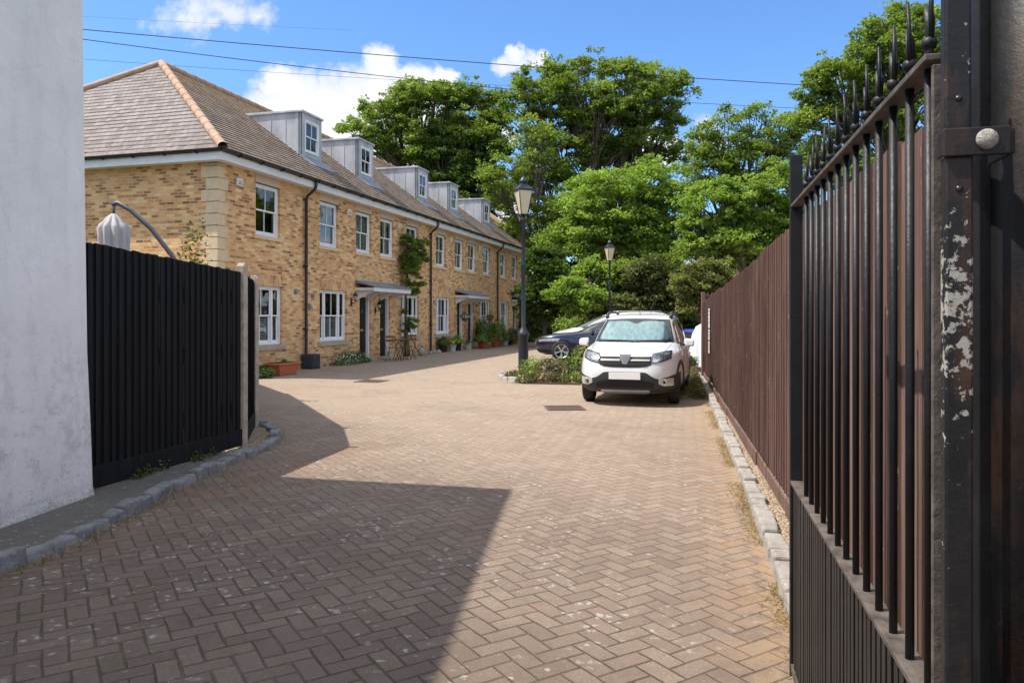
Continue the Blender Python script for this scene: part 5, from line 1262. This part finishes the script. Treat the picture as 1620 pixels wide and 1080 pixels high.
# ------------------------------------------------------------------ plants
def tuft(root, name, c, r, n, size, mat, seed, up=.6, aspect=.6, dome=True):
    rg = np.random.default_rng(seed); d = rg.normal(size=(n, 3)); d /= np.linalg.norm(d, axis=1)[:, None]
    if dome: d[:, 2] = np.abs(d[:, 2])
    lump = 1 + .22*np.sin(d[:, 0]*5+seed)*np.cos(d[:, 1]*4+seed*2) + .15*np.sin(d[:, 2]*7+seed)
    P = np.array(c) + d*rg.uniform(.25, 1, n)[:, None]**.6*np.array(r)*lump[:, None]
    return leaf_obj(name, P, size, mat, root, up=up, seed=seed, aspect=aspect, nrm=d*.5)
def shrub(label, loc, r, n, size, mat, seed, name='shrub', cat='shrub', extra=(), stems=True, group=None, up=.6, aspect=.6):
    root = empty(name, label, cat, loc, 0, group); tuft(root, 'foliage', (0, 0, r[2]*.05), r, n, size, MT[mat], seed, up=up, aspect=aspect)
    if stems:
        rg = random.Random(seed); mb = MB()
        for k in range(9): a = rg.uniform(0, 6.28); q = rg.uniform(.3, .8); mb.tube([(0, 0, 0), (math.cos(a)*r[0]*q*.4, math.sin(a)*r[1]*q*.4, r[2]*.45), (math.cos(a)*r[0]*q, math.sin(a)*r[1]*q, r[2]*.85)], [.02*r[2], .014*r[2], .004], 4, caps=False)
        mb.build('stem', MT['bark'], root)
    for (m2, k, s2) in extra: tuft(root, 'flower' if 'petal' in m2 else 'sprigs', (0, 0, r[2]*.06), (r[0]*1.04, r[1]*1.04, r[2]*1.04), k, s2, MT[m2], seed+9, up=.4, aspect=.8)
    return root
# island bed with kerb stones
def soil_patch(): 
    pts = [GP(788, 600), GP(830, 607), GP(918, 609), GP(935, 580), (3.5, 22.0), (1.2, 22.6), (0.1, 20.5)]
    return [(p[0], p[1]) for p in pts]
sheet('flower_bed', soil_patch(), 0.006, MT['soil'], up=.018)
for i_, (px_, lb_) in enumerate(((838, 'low green creeping weeds along the left front edge of the flower bed'), (862, 'low brown creeping weeds along the middle front edge of the flower bed'), (888, 'low creeping greenery along the right front edge of the flower bed'), (910, 'low creeping greenery by the hatchback front wheel'))):
    shrub(lb_, GP(px_, 606), (.36, .22, .24), 900, .06, ('leaf_shrub', 'leaf_brown', 'leaf_shrub', 'leaf_bright')[i_], 140+i_, stems=False, extra=(('straw', 120, .06),), up=.2, aspect=.35)
rnd = random.Random(9)
ISL = [Vector((*p, 0)) for p in soil_patch()]
kerb('kerb', [ISL[1].lerp(ISL[0], .35), ISL[0], ISL[0].lerp(ISL[6], .5)], .14, .10, .3, MT['granite'], -1, 12, 1.2)
shrub('green spiky lavender clump at the foot of the nearer street lamp', GP(845, 601), (.42, .35, .46), 2600, .075, 'leaf_bright', 21, extra=(('leaf_brown', 250, .05),), up=.1, aspect=.22)
shrub('brown lavender bush gone to seed between two green clumps', GP(873, 602), (.46, .42, .50), 3000, .07, 'leaf_brown', 22, extra=(('leaf_shrub', 900, .06),), up=.1, aspect=.3)
shrub('yellow green daisy bush with white flowers left of the white hatchback', GP(902, 602), (.50, .48, .52), 3600, .065, 'leaf_shrub', 23, extra=(('petal_white', 34, .075), ('leaf_bright', 700, .06)))
shrub('low dry weeds at the left tip of the flower bed', GP(817, 600), (.36, .25, .22), 800, .06, 'leaf_shrub', 24, extra=(('straw', 200, .06),), up=.1, aspect=.3)
shrub('taller yellow green bush beside the white hatchback wing', GP(925, 588), (.4, .4, .62), 3000, .07, 'leaf_yellow', 26, extra=(('leaf_bright', 900, .06),))
# verge grass at the right
rg = np.random.default_rng(50); n = 2600; y_ = rg.uniform(13.5, 18.0, n); x_ = .55 + .2155*y_ - np.abs(rg.normal(0, .16, n)); P = np.stack([x_, y_, np.abs(rg.normal(0, .10, n)) + .02], 1)
blades('verge_grass', P, .12, MT['leaf_shrub'], 51, 'long green and yellow grass between the white hatchback and the brown fence', up=.0, wide=.12)
P2 = P + rg.normal(0, .04, P.shape); P2[:, 2] = np.abs(P2[:, 2]); blades('verge_grass', P2[:1300], .13, MT['straw'], 52, 'dry straw stalks in the verge by the brown fence', up=0, wide=.08)

# climber on the wall: stem and leaves
t0 = 11.15
root = on_wall('climbing_plant', 'leafy climber trained up the brick wall beside the first canopy', 'climber', 10.55, -.06)
mb = MB(); rnd = random.Random(3)
for k in range(7):
    a = rnd.uniform(-.25, .25); b = rnd.uniform(-.25, .25)
    mb.tube([(a+.25, -.08, 0), (a*.6, -.10-rnd.random()*.06, .9), (b*.5-.1, -.10, 1.9), (b*.6, -.12, 3.0), (b+.1, -.13, 4.3)], [.022, .018, .016, .012, .006], 5)
mb.tube([(.9, -.3, 0), (.5, -.2, .5), (.1, -.12, 1.3), (0, -.1, 2)], [.02, .016, .012, .01], 5)
mb.build('stem', MT['bark'], root)
rg = np.random.default_rng(60); cl = []
for (cx, cz, rx, rz, k, r0, r1) in ((.35, 3.95, .75, .35, 26, .14, .26), (.30, 3.55, .6, .3, 18, .12, .24), (-.1, 3.3, .35, .35, 10, .1, .2), (.1, 2.9, .3, .3, 8, .08, .18), (.5, 2.55, .35, .2, 6, .08, .15), (0, 1.5, .3, .9, 9, .05, .11), (.0, 4.3, .3, .15, 4, .08, .15)):
    for q in range(k): cl.append((cx + rg.uniform(-1, 1)*rx, -.08 - abs(rg.normal(0, .26))*min(1, rz*3), cz + rg.uniform(-1, 1)*rz, rg.uniform(r0, r1)))
P, tn = cloud_points(rg, cl, 9, 14, .10, .9); P[:, 1] = np.minimum(P[:, 1], -.03)
leaf_obj('foliage', P, .10, MT['leaf_big'], root, seed=61, up=.3, tone=tn*.8)
# flower shrub along the wall, pots
shrub('low mound of small white daisies at the wall foot beside the first dark door', TL(6.15, -.30), (1.15, .32, .34), 4200, .05, 'leaf_dark', 70, extra=(('petal_white', 420, .045),), stems=False).rotation_euler = (0, 0, TH)
def potted(label, loc, pr, ph, pot, fol, r, n, size, seed, extra=(), name='potted_plant', fz=None, up=.6):
    root = empty(name, label, 'potted plant', loc, TH)
    mb = MB(); mb.lathe([(pr*.72, 0), (pr*.78, .01), (pr*.97, ph*.86), (pr*1.06, ph*.87), (pr*1.06, ph), (pr*.93, ph), (pr*.9, ph*.88), (0, ph*.88)], 24); mb.build('pot', MT[pot], root)
    tuft(root, 'foliage', (0, 0, (fz if fz is not None else ph*.85)), r, n, size, MT[fol], seed, up=up)
    rg = random.Random(seed); mb = MB()
    for k in range(6): a = rg.uniform(0, 6.28); mb.tube([(0, 0, ph*.85), (math.cos(a)*r[0]*.5, math.sin(a)*r[1]*.5, ph+r[2]*.6)], [.008, .003], 4, caps=False)
    mb.build('stem', MT['bark'], root)
    for (m2, k, s2) in extra: tuft(root, 'flower' if 'petal' in m2 else 'sprigs', (0, 0, ph), (r[0]*1.03, r[1]*1.03, r[2]*1.03), k, s2, MT[m2], seed+5, up=.4, aspect=.9)
    return root
potted('square white pot of yellow and white flowers by the second downpipe', TL(14.6, -.50), .17, .30, 'white_pot', 'leaf_shrub', (.2, .2, .2), 350, .06, 80, (('petal_yellow', 40, .06), ('petal_white', 15, .05)))
potted('black pot with a leafy green plant next to the white flower pot', TL(14.2, -.25), .2, .36, 'dark_pot', 'leaf_dark', (.32, .28, .35), 900, .08, 81)
potted('dark grey pot of yellow flowered greenery below the fourth ground floor window', TL(15.6, -.36), .2, .40, 'dark_pot', 'leaf_bright', (.34, .3, .33), 900, .08, 82, (('petal_yellow', 30, .05),))
potted('small white pot with grey leaves by the second pair of doors', TL(16.9, -.42), .16, .28, 'white_pot', 'leaf_shrub', (.2, .2, .18), 300, .06, 83)
potted('terracotta pot holding a broad leafy shrub before the second canopy', TL(18.0, -.75), .24, .38, 'terracotta', 'leaf_dark', (.6, .5, .95), 2600, .11, 84, (('leaf_bright', 500, .09),))
potted('large bushy green shrub in a red pot under the red hanging basket', TL(20.3, -.75), .24, .4, 'terracotta', 'leaf_bright', (.62, .5, .85), 2600, .10, 85, (('leaf_dark', 600, .09),))
potted('pot of bright red geraniums near the bushy shrub', TL(19.35, -.95), .18, .3, 'terracotta', 'leaf_dark', (.25, .25, .3), 500, .07, 86, (('petal_red', 120, .06),))
potted('silvery leaved plant in a grey pot past the red geraniums', TL(21.2, -.85), .2, .3, 'white_pot', 'leaf_shrub', (.33, .3, .3), 700, .07, 87, (('petal_white', 90, .05),))
potted('dark leafy plant in a black pot before the third downpipe', TL(22.3, -.8), .2, .34, 'dark_pot', 'leaf_dark', (.35, .3, .55), 900, .09, 88)
potted('olive green plant in a brown pot beside the far lower window', TL(23.6, -.7), .2, .34, 'terracotta', 'leaf_shrub', (.4, .35, .5), 900, .09, 89)
potted('farthest black pot with dark foliage by the last doors', TL(25.4, -.7), .22, .36, 'dark_pot', 'leaf_dark', (.4, .35, .5), 900, .09, 90)
def basket(label, t_, b_, z, mats, seed, sc=1):
    root = on_wall('hanging_basket', label, 'hanging basket', t_, b_, z)
    mb = MB(); mb.tube([(0, .0-b_*0, .42), (0, 0, .05)], .006, 5)
    for k in range(3): a = k*2.1; mb.tube([(0, 0, .40), (.15*math.cos(a)*sc, .15*math.sin(a)*sc, .02)], .004, 4)
    mb.tube([(0, 0, .42), (0, -b_*.5*-1, .5), (0, -b_*-1, .46)] if False else [(0, 0, .42), (0, .2, .46), (0, .42, .44)], .009, 5)
    mb.lathe([(.02, -.16*sc), (.10*sc, -.12*sc), (.155*sc, .02), (.14*sc, .02)], 14); mb.build('basket', MT['bark'], root)
    tuft(root, 'foliage', (0, 0, .0), (.22*sc, .22*sc, .18*sc), 450, .06, MT['leaf_dark'], seed)
    tuft(root, 'flower', (0, 0, -.02), (.24*sc, .24*sc, .2*sc), 150, .055, MT[mats], seed+1)
basket('hanging basket of white flowers under the second canopy', 16.35, -.45, 1.45, 'petal_white', 100, 1.15)
basket('hanging basket of red flowers in front of the fifth ground floor window', 20.0, -.45, 1.40, 'petal_red', 102, 1.0)

# terracotta trough and trellis planter at the near end of the wall
root = empty('planter', 'long orange terracotta trough planter on the paving by the near window', 'planter', TL(1.55, -.75), TH)
mb = MB(); mb.hexa([(-.36, -.16, 0), (.36, -.16, 0), (.36, .16, 0), (-.36, .16, 0), (-.48, -.22, .27), (.48, -.22, .27), (.48, .22, .27), (-.48, .22, .27)])
mb.box(-.51, .51, -.25, .25, .27, .32); mb.build('trough', MT['terracotta'], root, bevel=.018)
MB().box(-.46, .46, -.2, .2, .321, .326).build('compost', MT['soil'], root)
tuft(root, 'foliage', (0.05, 0, .32), (.12, .08, .1), 60, .05, MT['leaf_dark'], 110)
shrub('dark green ground plant left of the orange trough', TL(.55, -.72), (.42, .35, .30), 1500, .08, 'leaf_dark', 111, stems=False)
root = empty('pipe_planter', 'square black lattice planter around the foot of the first downpipe', 'planter', TL(3.8, -.22), TH)
mb = MB(); mb.box(-.19, .19, -.19, .19, 0, .42); mb.build('box', MT['dark_pot'], root, bevel=.01)
mb = MB()
for s in range(-5, 6):
    for sg in (1, -1):
        p = [(-.19, .21 + s*.075 - sg*.19), (.19, .21 + s*.075 + sg*.19)]
        (xa, za), (xb, zb2) = p; 
        def clip(xa, za, xb, zb2):
            sl_ = (zb2-za)/(xb-xa); pts = []
            for zz in (0.01, .41):
                xq = xa + (zz-za)/sl_
                if -.19 <= xq <= .19: pts.append((xq, zz))
            for xq, zz in ((xa, za), (xb, zb2)):
                if .01 <= zz <= .41: pts.append((xq, zz))
            return pts
        q = clip(xa, za, xb, zb2)
        if len(q) >= 2: mb.tube([(q[0][0], -.197, q[0][1]), (q[1][0], -.197, q[1][1])], .006, 4); mb.tube([(-.197, q[0][0], q[0][1]), (-.197, q[1][0], q[1][1])], .006, 4)
mb.build('lattice', MT['grey_metal'], root)
root = empty('garden_ornament', 'small pale stone cat ornament sitting by the climber foot', 'ornament', TL(11.35, -.45), TH)
mb = MB(); mb.ball((0, 0, .16), .13, 10, (.8, 1, 1.25)); mb.ball((0, -.05, .37), .075, 10); mb.lathe([(.025, .42), (0, .47)], 6, (-.035, -.05, 0)); mb.lathe([(.025, .42), (0, .47)], 6, (.035, -.05, 0)); mb.tube([(0, .1, .03), (.12, .12, .04), (.16, 0, .04)], .02, 6)
mb.build('figure', MT['sill'], root)
# cobbles by the wall
rnd = random.Random(14)
for k in range(16):
    t_ = 11.7 + k*.13 + rnd.uniform(-.03, .03); r_ = rnd.uniform(.06, .13)
    MBo = MB(); MBo.ball((0, 0, r_*.4), r_, 6, (rnd.uniform(.8, 1.3), rnd.uniform(.7, 1.1), rnd.uniform(.6, .9)))
    o = MBo.build('rock', MT['granite_dark'] if k < 12 else MT['granite']); o.location = TL(t_, -.28 + rnd.uniform(-.1, .1)); o.rotation_euler = (0, 0, rnd.uniform(0, 3))
    nth = ('leftmost', 'second', 'third', 'fourth', 'fifth', 'sixth', 'seventh', 'eighth', 'ninth', 'tenth', 'eleventh', 'twelfth', 'thirteenth', 'fourteenth', 'fifteenth', 'sixteenth')[k]; tag(o, f'{nth} rock from the left in the row at the wall foot, ' + ('dark grey and rounded' if k < 12 else 'pale and rounded'), 'rock', 'rocks lined up at the wall foot')

# bistro set
def bistro_table(loc):
    root = empty('bistro_table', 'small round slatted wooden folding table outside the second dark door', 'table', loc, TH); mb = MB()
    for k in range(6): x = -.25 + k*.1; hw_ = math.sqrt(max(.02, .30**2 - x*x)); mb.box(x-.045, x+.045, -hw_, hw_, .70, .72)
    mb.box(-.28, .28, -.12, -.09, .68, .699); mb.box(-.28, .28, .09, .12, .68, .699); mb.build('tabletop', MT['table_wood'], root, bevel=.003)
    for s in (-1, 1): MB().tube([(.22*s, -.18, 0), (-.18*s, -.16, .68)], .011, 6).build('leg', MT['iron'], root); MB().tube([(.22*s, .18, 0), (-.18*s, .16, .68)], .011, 6).build('leg', MT['iron'], root)
    return root
def bistro_chair(label, loc, rz):
    root = empty('folding_chair', label, 'chair', loc, rz, 'folding chairs at the bistro table'); mb = MB()
    for k in range(5): mb.box(-.19, .19, -.19+k*.08, -.125+k*.08, .44, .455)
    mb.build('seat', MT['table_wood'], root, bevel=.002)
    mb = MB(); 
    for z in (.66, .78): mb.box(-.19, .19, .21 + (z-.45)*.2, .225 + (z-.45)*.2, z, z+.07)
    mb.build('backrest', MT['table_wood'], root, bevel=.002)
    for s in (-1, 1): MB().tube([(.2*s, -.22, 0), (.2*s, .15, .45), (.2*s, .29, .87)], .010, 6).build('leg', MT['iron'], root); MB().tube([(.185*s, .25, 0), (.185*s, -.17, .44)], .010, 6).build('leg', MT['iron'], root)
    return root
bt = TL(8.35, -.95); bistro_table(bt)
bistro_chair('left folding chair of the pair at the bistro table', TL(7.75, -.95), TH + R(90)); bistro_chair('right folding chair of the pair at the bistro table', TL(8.95, -.95), TH - R(90))

# drain covers
def drain(label, c, rz, w_, d_, mat, kind):
    root = empty(kind, label, 'drain cover', (c.x, c.y, 0), rz); mb = MB()
    mb.box(-w_/2, w_/2, -d_/2, -d_/2+.03, .001, .012); mb.box(-w_/2, w_/2, d_/2-.03, d_/2, .001, .012); mb.box(-w_/2, -w_/2+.03, -d_/2+.03, d_/2-.03, .001, .012); mb.box(w_/2-.03, w_/2, -d_/2+.03, d_/2-.03, .001, .012); mb.build('frame', MT[mat], root)
    mb = MB(); n = 12
    for k in range(n): x = -w_/2+.03 + (w_-.06)*(k+.5)/n; mb.box(x-.010, x+.010, -d_/2+.03, d_/2-.03, .001, .010)
    mb.build('grate', MT[mat], root); MB().box(-w_/2+.03, w_/2-.03, -d_/2+.03, d_/2-.03, .0008, .0022).build('pit', MT['dark'], root)
MT['cast'] = pbr('rusty_cast_iron', (0.14, 0.085, 0.06), 0.8, 0.1, var=.3, scale=20)
drain('rectangular rusty drain grate in the paving before the white hatchback', GP(893, 645.5), R(4), .62, .62, 'cast', 'drain_grate')
drain('small brown drain cover in the paving before the bistro table', GP(588, 603), TH, .62, .62, 'cast', 'drain_cover')

# cantilever parasol behind the black fence
pb = WP(180, 322, 11.0); root = empty('parasol', 'folded grey cantilever parasol with curved arm behind the black fence', 'parasol', (pb.x, 11.0, 0))
mast = WP(285, 415, 11.0)
mb = MB(); ax, az = mast.x - pb.x, mast.z
mb.tube([(-.02, 0, pb.z-.02), (.06, 0, pb.z+.01), (.25, 0, pb.z-.10), (.55, 0, pb.z-.37), (.85, 0, az+.10), (ax+.05, 0, az-.18), (ax+.25, 0, az-.9)], .034, 10); mb.tube([(ax+.25, 0, 0), (ax+.25, 0, az-.7)], .04, 10)
mb.box(ax-.1, ax+.6, -.35, .35, 0, .08); mb.build('arm', MT['grey_metal'], root)
mb = MB(); n = 108; prof = [(-.18, .03), (-.24, .10), (-.30, .13), (-.34, .17), (-.40, .20), (-.55, .19), (-.75, .185), (-1.1, .19), (-1.5, .15), (-1.75, .09)]; vs = []
for z, r_ in prof:
    for j in range(n): th = 2*math.pi*j/n; q = r_*(1 + .34*(abs(math.sin(4.5*th + z*.8))-.6)*min(1, max(0, (-z-.16)*6))); vs.append((q*math.cos(th), q*math.sin(th), pb.z+z+.03))
mb.add(vs, [(i*n+j, i*n+(j+1) % n, (i+1)*n+(j+1) % n, (i+1)*n+j) for i in range(len(prof)-1) for j in range(n)], True); mb.build('canopy', MT['canvas'], root)
MB().tube([(0, 0, pb.z-.2), (0, 0, pb.z+.0)], .02, 8).build('hub', MT['grey_metal'], root)
shrub('pale green bush rising above the black fence beside the house corner', (WP(305, 440, 13.2).x, 13.2, 0), (.65, .6, 2.55), 3500, .09, 'leaf_shrub', 120)

# bins and white cover beyond the hatchback
root = empty('wheelie_bin', 'dark wheelie bin with blue lid behind the white hatchback', 'bin', (WP(1103, 540, 23.5).x, 23.5, 0), R(10)); mb = MB()
mb.hexa([(-.2, -.22, .05), (.2, -.22, .05), (.2, .25, .05), (-.2, .25, .05), (-.28, -.30, .98), (.28, -.30, .98), (.28, .34, .98), (-.28, .34, .98)]); mb.build('bin_body', MT['dark_pot'], root, bevel=.02)
mb = MB(); mb.hexa([(-.30, -.33, .985), (.30, -.33, .985), (.30, .38, .985), (-.30, .38, .985), (-.27, -.30, 1.05), (.27, -.30, 1.05), (.27, .36, 1.09), (-.27, .36, 1.09)]); mb.build('lid', pbr('blue_lid', (.02, .06, .28), .5), root, bevel=.015)
for s in (-1, 1): MB().lathe([(.10, -.025), (.10, .025)], 16, M=Matrix.Translation((.23*s, .24, .10)) @ Matrix.Rotation(R(90), 4, 'Y')).build('wheel', MT['rubber'], root)
root = empty('covered_item', 'white tarpaulin draped over something tall beside the blue lidded bin', 'tarpaulin', (WP(1113.5, 560, 21.0).x, 21.0, 0)); mb = MB(); n = 40; vs = []
for i, (z, r_) in enumerate(((0, .42), (.3, .38), (.7, .33), (1.0, .28), (1.2, .2), (1.28, .08))):
    for j in range(n): th = 2*math.pi*j/n; q = r_*(1 + .12*math.sin(7*th+i*.4) + .06*math.sin(13*th+i)); vs.append((q*math.cos(th), q*math.sin(th)*.8, z))
mb.add(vs, [(i*n+j, i*n+(j+1) % n, (i+1)*n+(j+1) % n, (i+1)*n+j) for i in range(5) for j in range(n)] + [tuple(5*n+j for j in range(n))], True); mb.build('sheet', MT['upvc'], root)
root = empty('brick_planter', 'low brown brick planter edge with a small green plant beyond the hatchback', 'planter', (WP(1098, 560, 19.8).x, 19.8, 0), R(5)); MB().box(-.7, .5, -.1, .1, 0, .16).build('edge', MT['cast'], root, bevel=.01); tuft(root, 'foliage', (-.05, .2, .1), (.25, .2, .45), 500, .08, MT['leaf_shrub'], 130)
# low brick wall at the far end of the close
a = TL(31.4, .6); root = empty('end_wall', 'old brown brick garden wall joining the far end of the terrace', 'wall', (a.x, a.y, 0), R(4)); MB().box(0, 3.2, 0, .22, 0, 1.75).build('brickwork', MT['brick_x'], root); MB().box(-.03, 3.23, -.03, .25, 1.751, 1.82).build('coping', MT['sill'], root)

# ------------------------------------------------------------------ trees
def blob(px, py, Y, rx, rz, depth=None, dy=0): 
    c = WP(px, py, Y+dy); k = (Y+dy)/F; return ((c.x, c.y, c.z), (rx*k, (depth if depth else rx*k*.85), rz*k))
def T(label, X, Y, bl, count, cr, seed, lmat='leaf_big', nsub=10, nleaf=22, ls=.30, tr=.38, fork=.3, flat=.6, subr=.42, limbs=8, zmin=None, split=1):
    flat = .85; nsub = int(nsub*.78); nleaf = int(nleaf*1.35); ls *= .74; subr *= 1.0; count = int(count*1.7); cr = (cr[0]*.6, cr[1]*.78)
    return tree('broadleaf_tree', label, (X, Y, 0), bl, count, cr, nsub, nleaf, ls, MT[lmat], MT['bark'], seed, tr, fork, None, subr, flat, limbs, 'tree', zmin, split)
Y = 54
T('tallest spreading sycamore in the middle with sky showing through its crown', WP(925, 500, Y).x, Y, [blob(940,150,Y,110,62), blob(1010,150,Y,85,60), blob(860,150,Y,65,58), blob(1065,165,Y,42,60), blob(880,250,Y,80,60), blob(1000,245,Y,78,55), blob(1070,235,Y,36,45), blob(830,330,Y,50,70), blob(930,320,Y,60,50), blob(800,200,Y,30,50), blob(960,200,Y,100,60)], 260, (.8, 1.5), 200, nsub=11, nleaf=22, ls=.29, tr=.42, fork=.28, limbs=10, split=2)
Y = 57
T('round headed sycamore with dark ivy clad middle behind the terrace roof', WP(690, 500, Y).x, Y, [blob(680,180,Y,92,52), blob(605,195,Y,55,38), blob(580,205,Y,46,28), blob(690,150,Y,60,30), blob(745,190,Y,60,60), blob(640,225,Y,80,40), blob(700,235,Y,80,50), blob(785,185,Y,34,48), blob(720,150,Y,50,25)], 165, (.8, 1.5), 210, nsub=11, nleaf=22, ls=.30, tr=.4, fork=.33, limbs=9)
Y = 56
T('dark ivy covered tree rising between the terrace gable and the sycamores', WP(735, 500, Y).x, Y, [blob(715,270,Y,62,52), blob(745,310,Y,48,60), blob(770,250,Y,45,60), blob(690,250,Y,40,40), blob(780,340,Y,40,60)], 95, (.8, 1.4), 220, 'leaf_dark', nsub=13, nleaf=24, ls=.32, tr=.38, limbs=8)
Y = 46
T('thin loose tree with small leaves hanging beside the far gable', WP(850, 500, Y).x, Y, [blob(800,290,Y,42,60), blob(840,370,Y,36,60), blob(850,230,Y,36,50), blob(810,380,Y,22,40), blob(900,350,Y,40,60)], 85, (.5, 1.0), 230, 'leaf_big', nsub=8, nleaf=16, ls=.24, tr=.22, fork=.4, limbs=7)
Y = 41
T('bright light green tree in front of the tall sycamore', WP(985, 500, Y).x, Y, [blob(960,325,Y,82,60), blob(1030,305,Y,62,50), blob(930,385,Y,62,50), blob(1020,380,Y,72,50), blob(880,385,Y,28,28), blob(1060,350,Y,45,60)], 150, (.6, 1.15), 240, 'leaf_bright', nsub=11, nleaf=20, ls=.25, tr=.26, fork=.35, limbs=9)
Y = 48
T('slender open crowned tree with thin upright branches to the right of centre', WP(1165, 500, Y).x, Y, [blob(1150,225,Y,42,42), blob(1230,215,Y,52,40), blob(1195,190,Y,26,28), blob(1190,265,Y,60,40), blob(1135,270,Y,36,36), blob(1120,215,Y,14,24), blob(1265,240,Y,40,50), blob(1110,275,Y,40,50), blob(1150,190,Y,20,24), blob(1110,225,Y,30,30)], 135, (.5, 1.0), 250, 'leaf_big', nsub=8, nleaf=16, ls=.25, tr=.24, fork=.5, limbs=8, split=2)
Y = 27
T('big sycamore overhanging the brown fence and gate at the right', WP(1440, 500, Y).x, Y+.5, [blob(1400,95,Y,75,75), blob(1335,130,Y,62,55), blob(1450,60,Y,60,60), blob(1300,185,Y,36,34), blob(1370,190,Y,70,50), blob(1450,180,Y,70,80), blob(1540,120,Y,60,110), blob(1290,235,Y,30,36), blob(1340,275,Y,60,40), blob(1285,140,Y,36,36), blob(1278,185,Y,30,30)], 200, (.4, .8), 260, 'leaf_big', nsub=11, nleaf=20, ls=.17, tr=.28, fork=.45, subr=.24, limbs=9)
Y = 35
T('bushy bright green tree beyond the middle of the brown fence', WP(1190, 500, Y).x, Y, [blob(1125,330,Y,56,56), blob(1190,335,Y,60,56), blob(1240,310,Y,44,60), blob(1160,390,Y,80,44), blob(1230,380,Y,52,50), blob(1095,380,Y,36,50), blob(1270,360,Y,40,60)], 150, (.5, .95), 270, 'leaf_bright', nsub=11, nleaf=20, ls=.21, tr=.2, fork=.3, subr=.3, limbs=9)
Y = 25.5
T('olive and rust tinted shrubby tree over the far end of the brown fence', WP(1120, 500, Y).x, Y, [blob(1115,440,Y,40,30), blob(1085,455,Y,26,22), blob(1140,465,Y,26,30), blob(1100,485,Y,30,26), blob(1140,430,Y,25,22)], 75, (.22, .42), 280, 'leaf_yellow', nsub=9, nleaf=18, ls=.12, tr=.07, fork=.3, subr=.17, limbs=6)
Y = 37
for i, (lb, px, bl, lm, n_) in enumerate([('dark glossy leaved bush beside the far end of the terrace', 860, [blob(862,430,Y,36,44), blob(850,480,Y,34,40), blob(890,480,Y,36,34)], 'leaf_dark', 70),
    ('light green elder bush glowing left of the farther street lamp', 915, [blob(925,478,Y-3,36,20), blob(900,462,Y-3,26,20), blob(935,440,Y,32,26)], 'leaf_bright', 60),
    ('shaded dark undergrowth tree right of the farther street lamp', 1010, [blob(1000,445,Y,46,40), blob(1050,440,Y,40,44), blob(1020,485,Y,60,30), blob(960,470,Y,34,40)], 'leaf_big', 100),
    ('dense hawthorn with dusty grey green leaves low behind the parked cars', 975, [blob(975,490,Y-2,48,22), blob(1060,480,Y-2,44,28), blob(1025,440,Y-2,36,30)], 'leaf_shrub', 80)]):
    T(lb, WP(px, 500, Y).x, Y - (3 if i == 1 else 0), bl, n_, (.45, .85), 300+i, lm, nsub=11, nleaf=20, ls=.22, tr=.12, fork=.3, subr=.3, limbs=6)
shrub('fresh green fern like bush just behind the white estate car bonnet', (WP(902, 520, 33).x, 33, 0), (.9, .8, 1.35), 2600, .15, 'leaf_bright', 140)
shrub('dark low ivy mound at the far end of the paving', (WP(862, 525, 44).x, 44.5, 0), (2.0, 1.4, 1.5), 5000, .2, 'leaf_dark', 141)
# far wood that closes the view
rg = np.random.default_rng(400); cl = []
for k in range(420):
    px = rg.uniform(640, 1500); Y = rg.uniform(60, 70); h = rg.uniform(0, 8.2 + 1.6*math.sin(px*.021)); c = WP(px, 500, Y); cl.append((c.x, Y, h, rg.uniform(1.2, 2.0)))
P, tn = cloud_points(rg, cl, 9, 18, .6, .7)
o = leaf_obj('woodland', P, .55, MT['leaf_dark'], None, seed=401, tone=tn*.7); tag(o, 'dark woodland closing the view behind the trees', 'woodland', kind='stuff')
mb = MB(); rnd = random.Random(8); xs = [-30 + i*3 for i in range(32)]
vs = []
for x in xs:
    hh = 3.0 + rnd.uniform(-.5, .5); vs += [(x, 62, -.1), (x, 66 + rnd.random(), hh), (x, 75, hh+.4), (x, 90, -.1)]
mb.add(vs, [(i*4+j, i*4+4+j, i*4+5+j, i*4+1+j) for i in range(len(xs)-1) for j in range(3)], True); o = mb.build('hill', MT['soil']); o['kind'] = 'structure'
rg = np.random.default_rng(410); n = 9000; P = np.stack([rg.uniform(-1, 24, n), rg.uniform(34, 60, n), np.abs(rg.normal(0, .12, n))], 1); P = P[(P[:, 1] > 47) | (P[:, 0] > .3*P[:, 1]-1)]
blades('ground_cover', P, .3, MT['leaf_dark'], 411, 'ivy and weeds covering the ground under the trees', up=.5, wide=.6)

# overhead cables, strung between poles outside the picture
def cable(label, a, b, sag, r=.012):
    A, B2 = WP(*a), WP(*b); n = 24; mb = MB(); d = B2 - A
    pts = [A + d*(i/n*1.6-.3) - Vector((0, 0, sag*(1-(2*i/n-1)**2))) for i in range(n+1)]
    o = mb.tube(pts, r, 6).build('overhead_cable', MT['cable']); tag(o, label, 'cable', 'overhead cables crossing the sky')
cable('uppermost thick overhead cable running the full width above the roof', (138, 40, 34), (1255, 128, 44), .35, .020)
cable('second overhead cable, sloping down just below the uppermost one', (138, 60, 33), (700, 128, 40), .15, .018)
cable('thinnest overhead cable, passing close to the roof apex', (140, 92, 36), (690, 128, 44), .12, .008)
cable('overhead cable visible low on the right between the sycamores', (1000, 156, 46), (1400, 176, 50), .1, .014)
cable('faint topmost overhead line near the upper left edge of the sky', (140, 26, 50), (480, 44, 60), .05, .006)

for o_ in bpy.data.objects:
    if o_.name.split('.')[0] in ('flower', 'sprigs'): o_['kind'] = 'stuff'
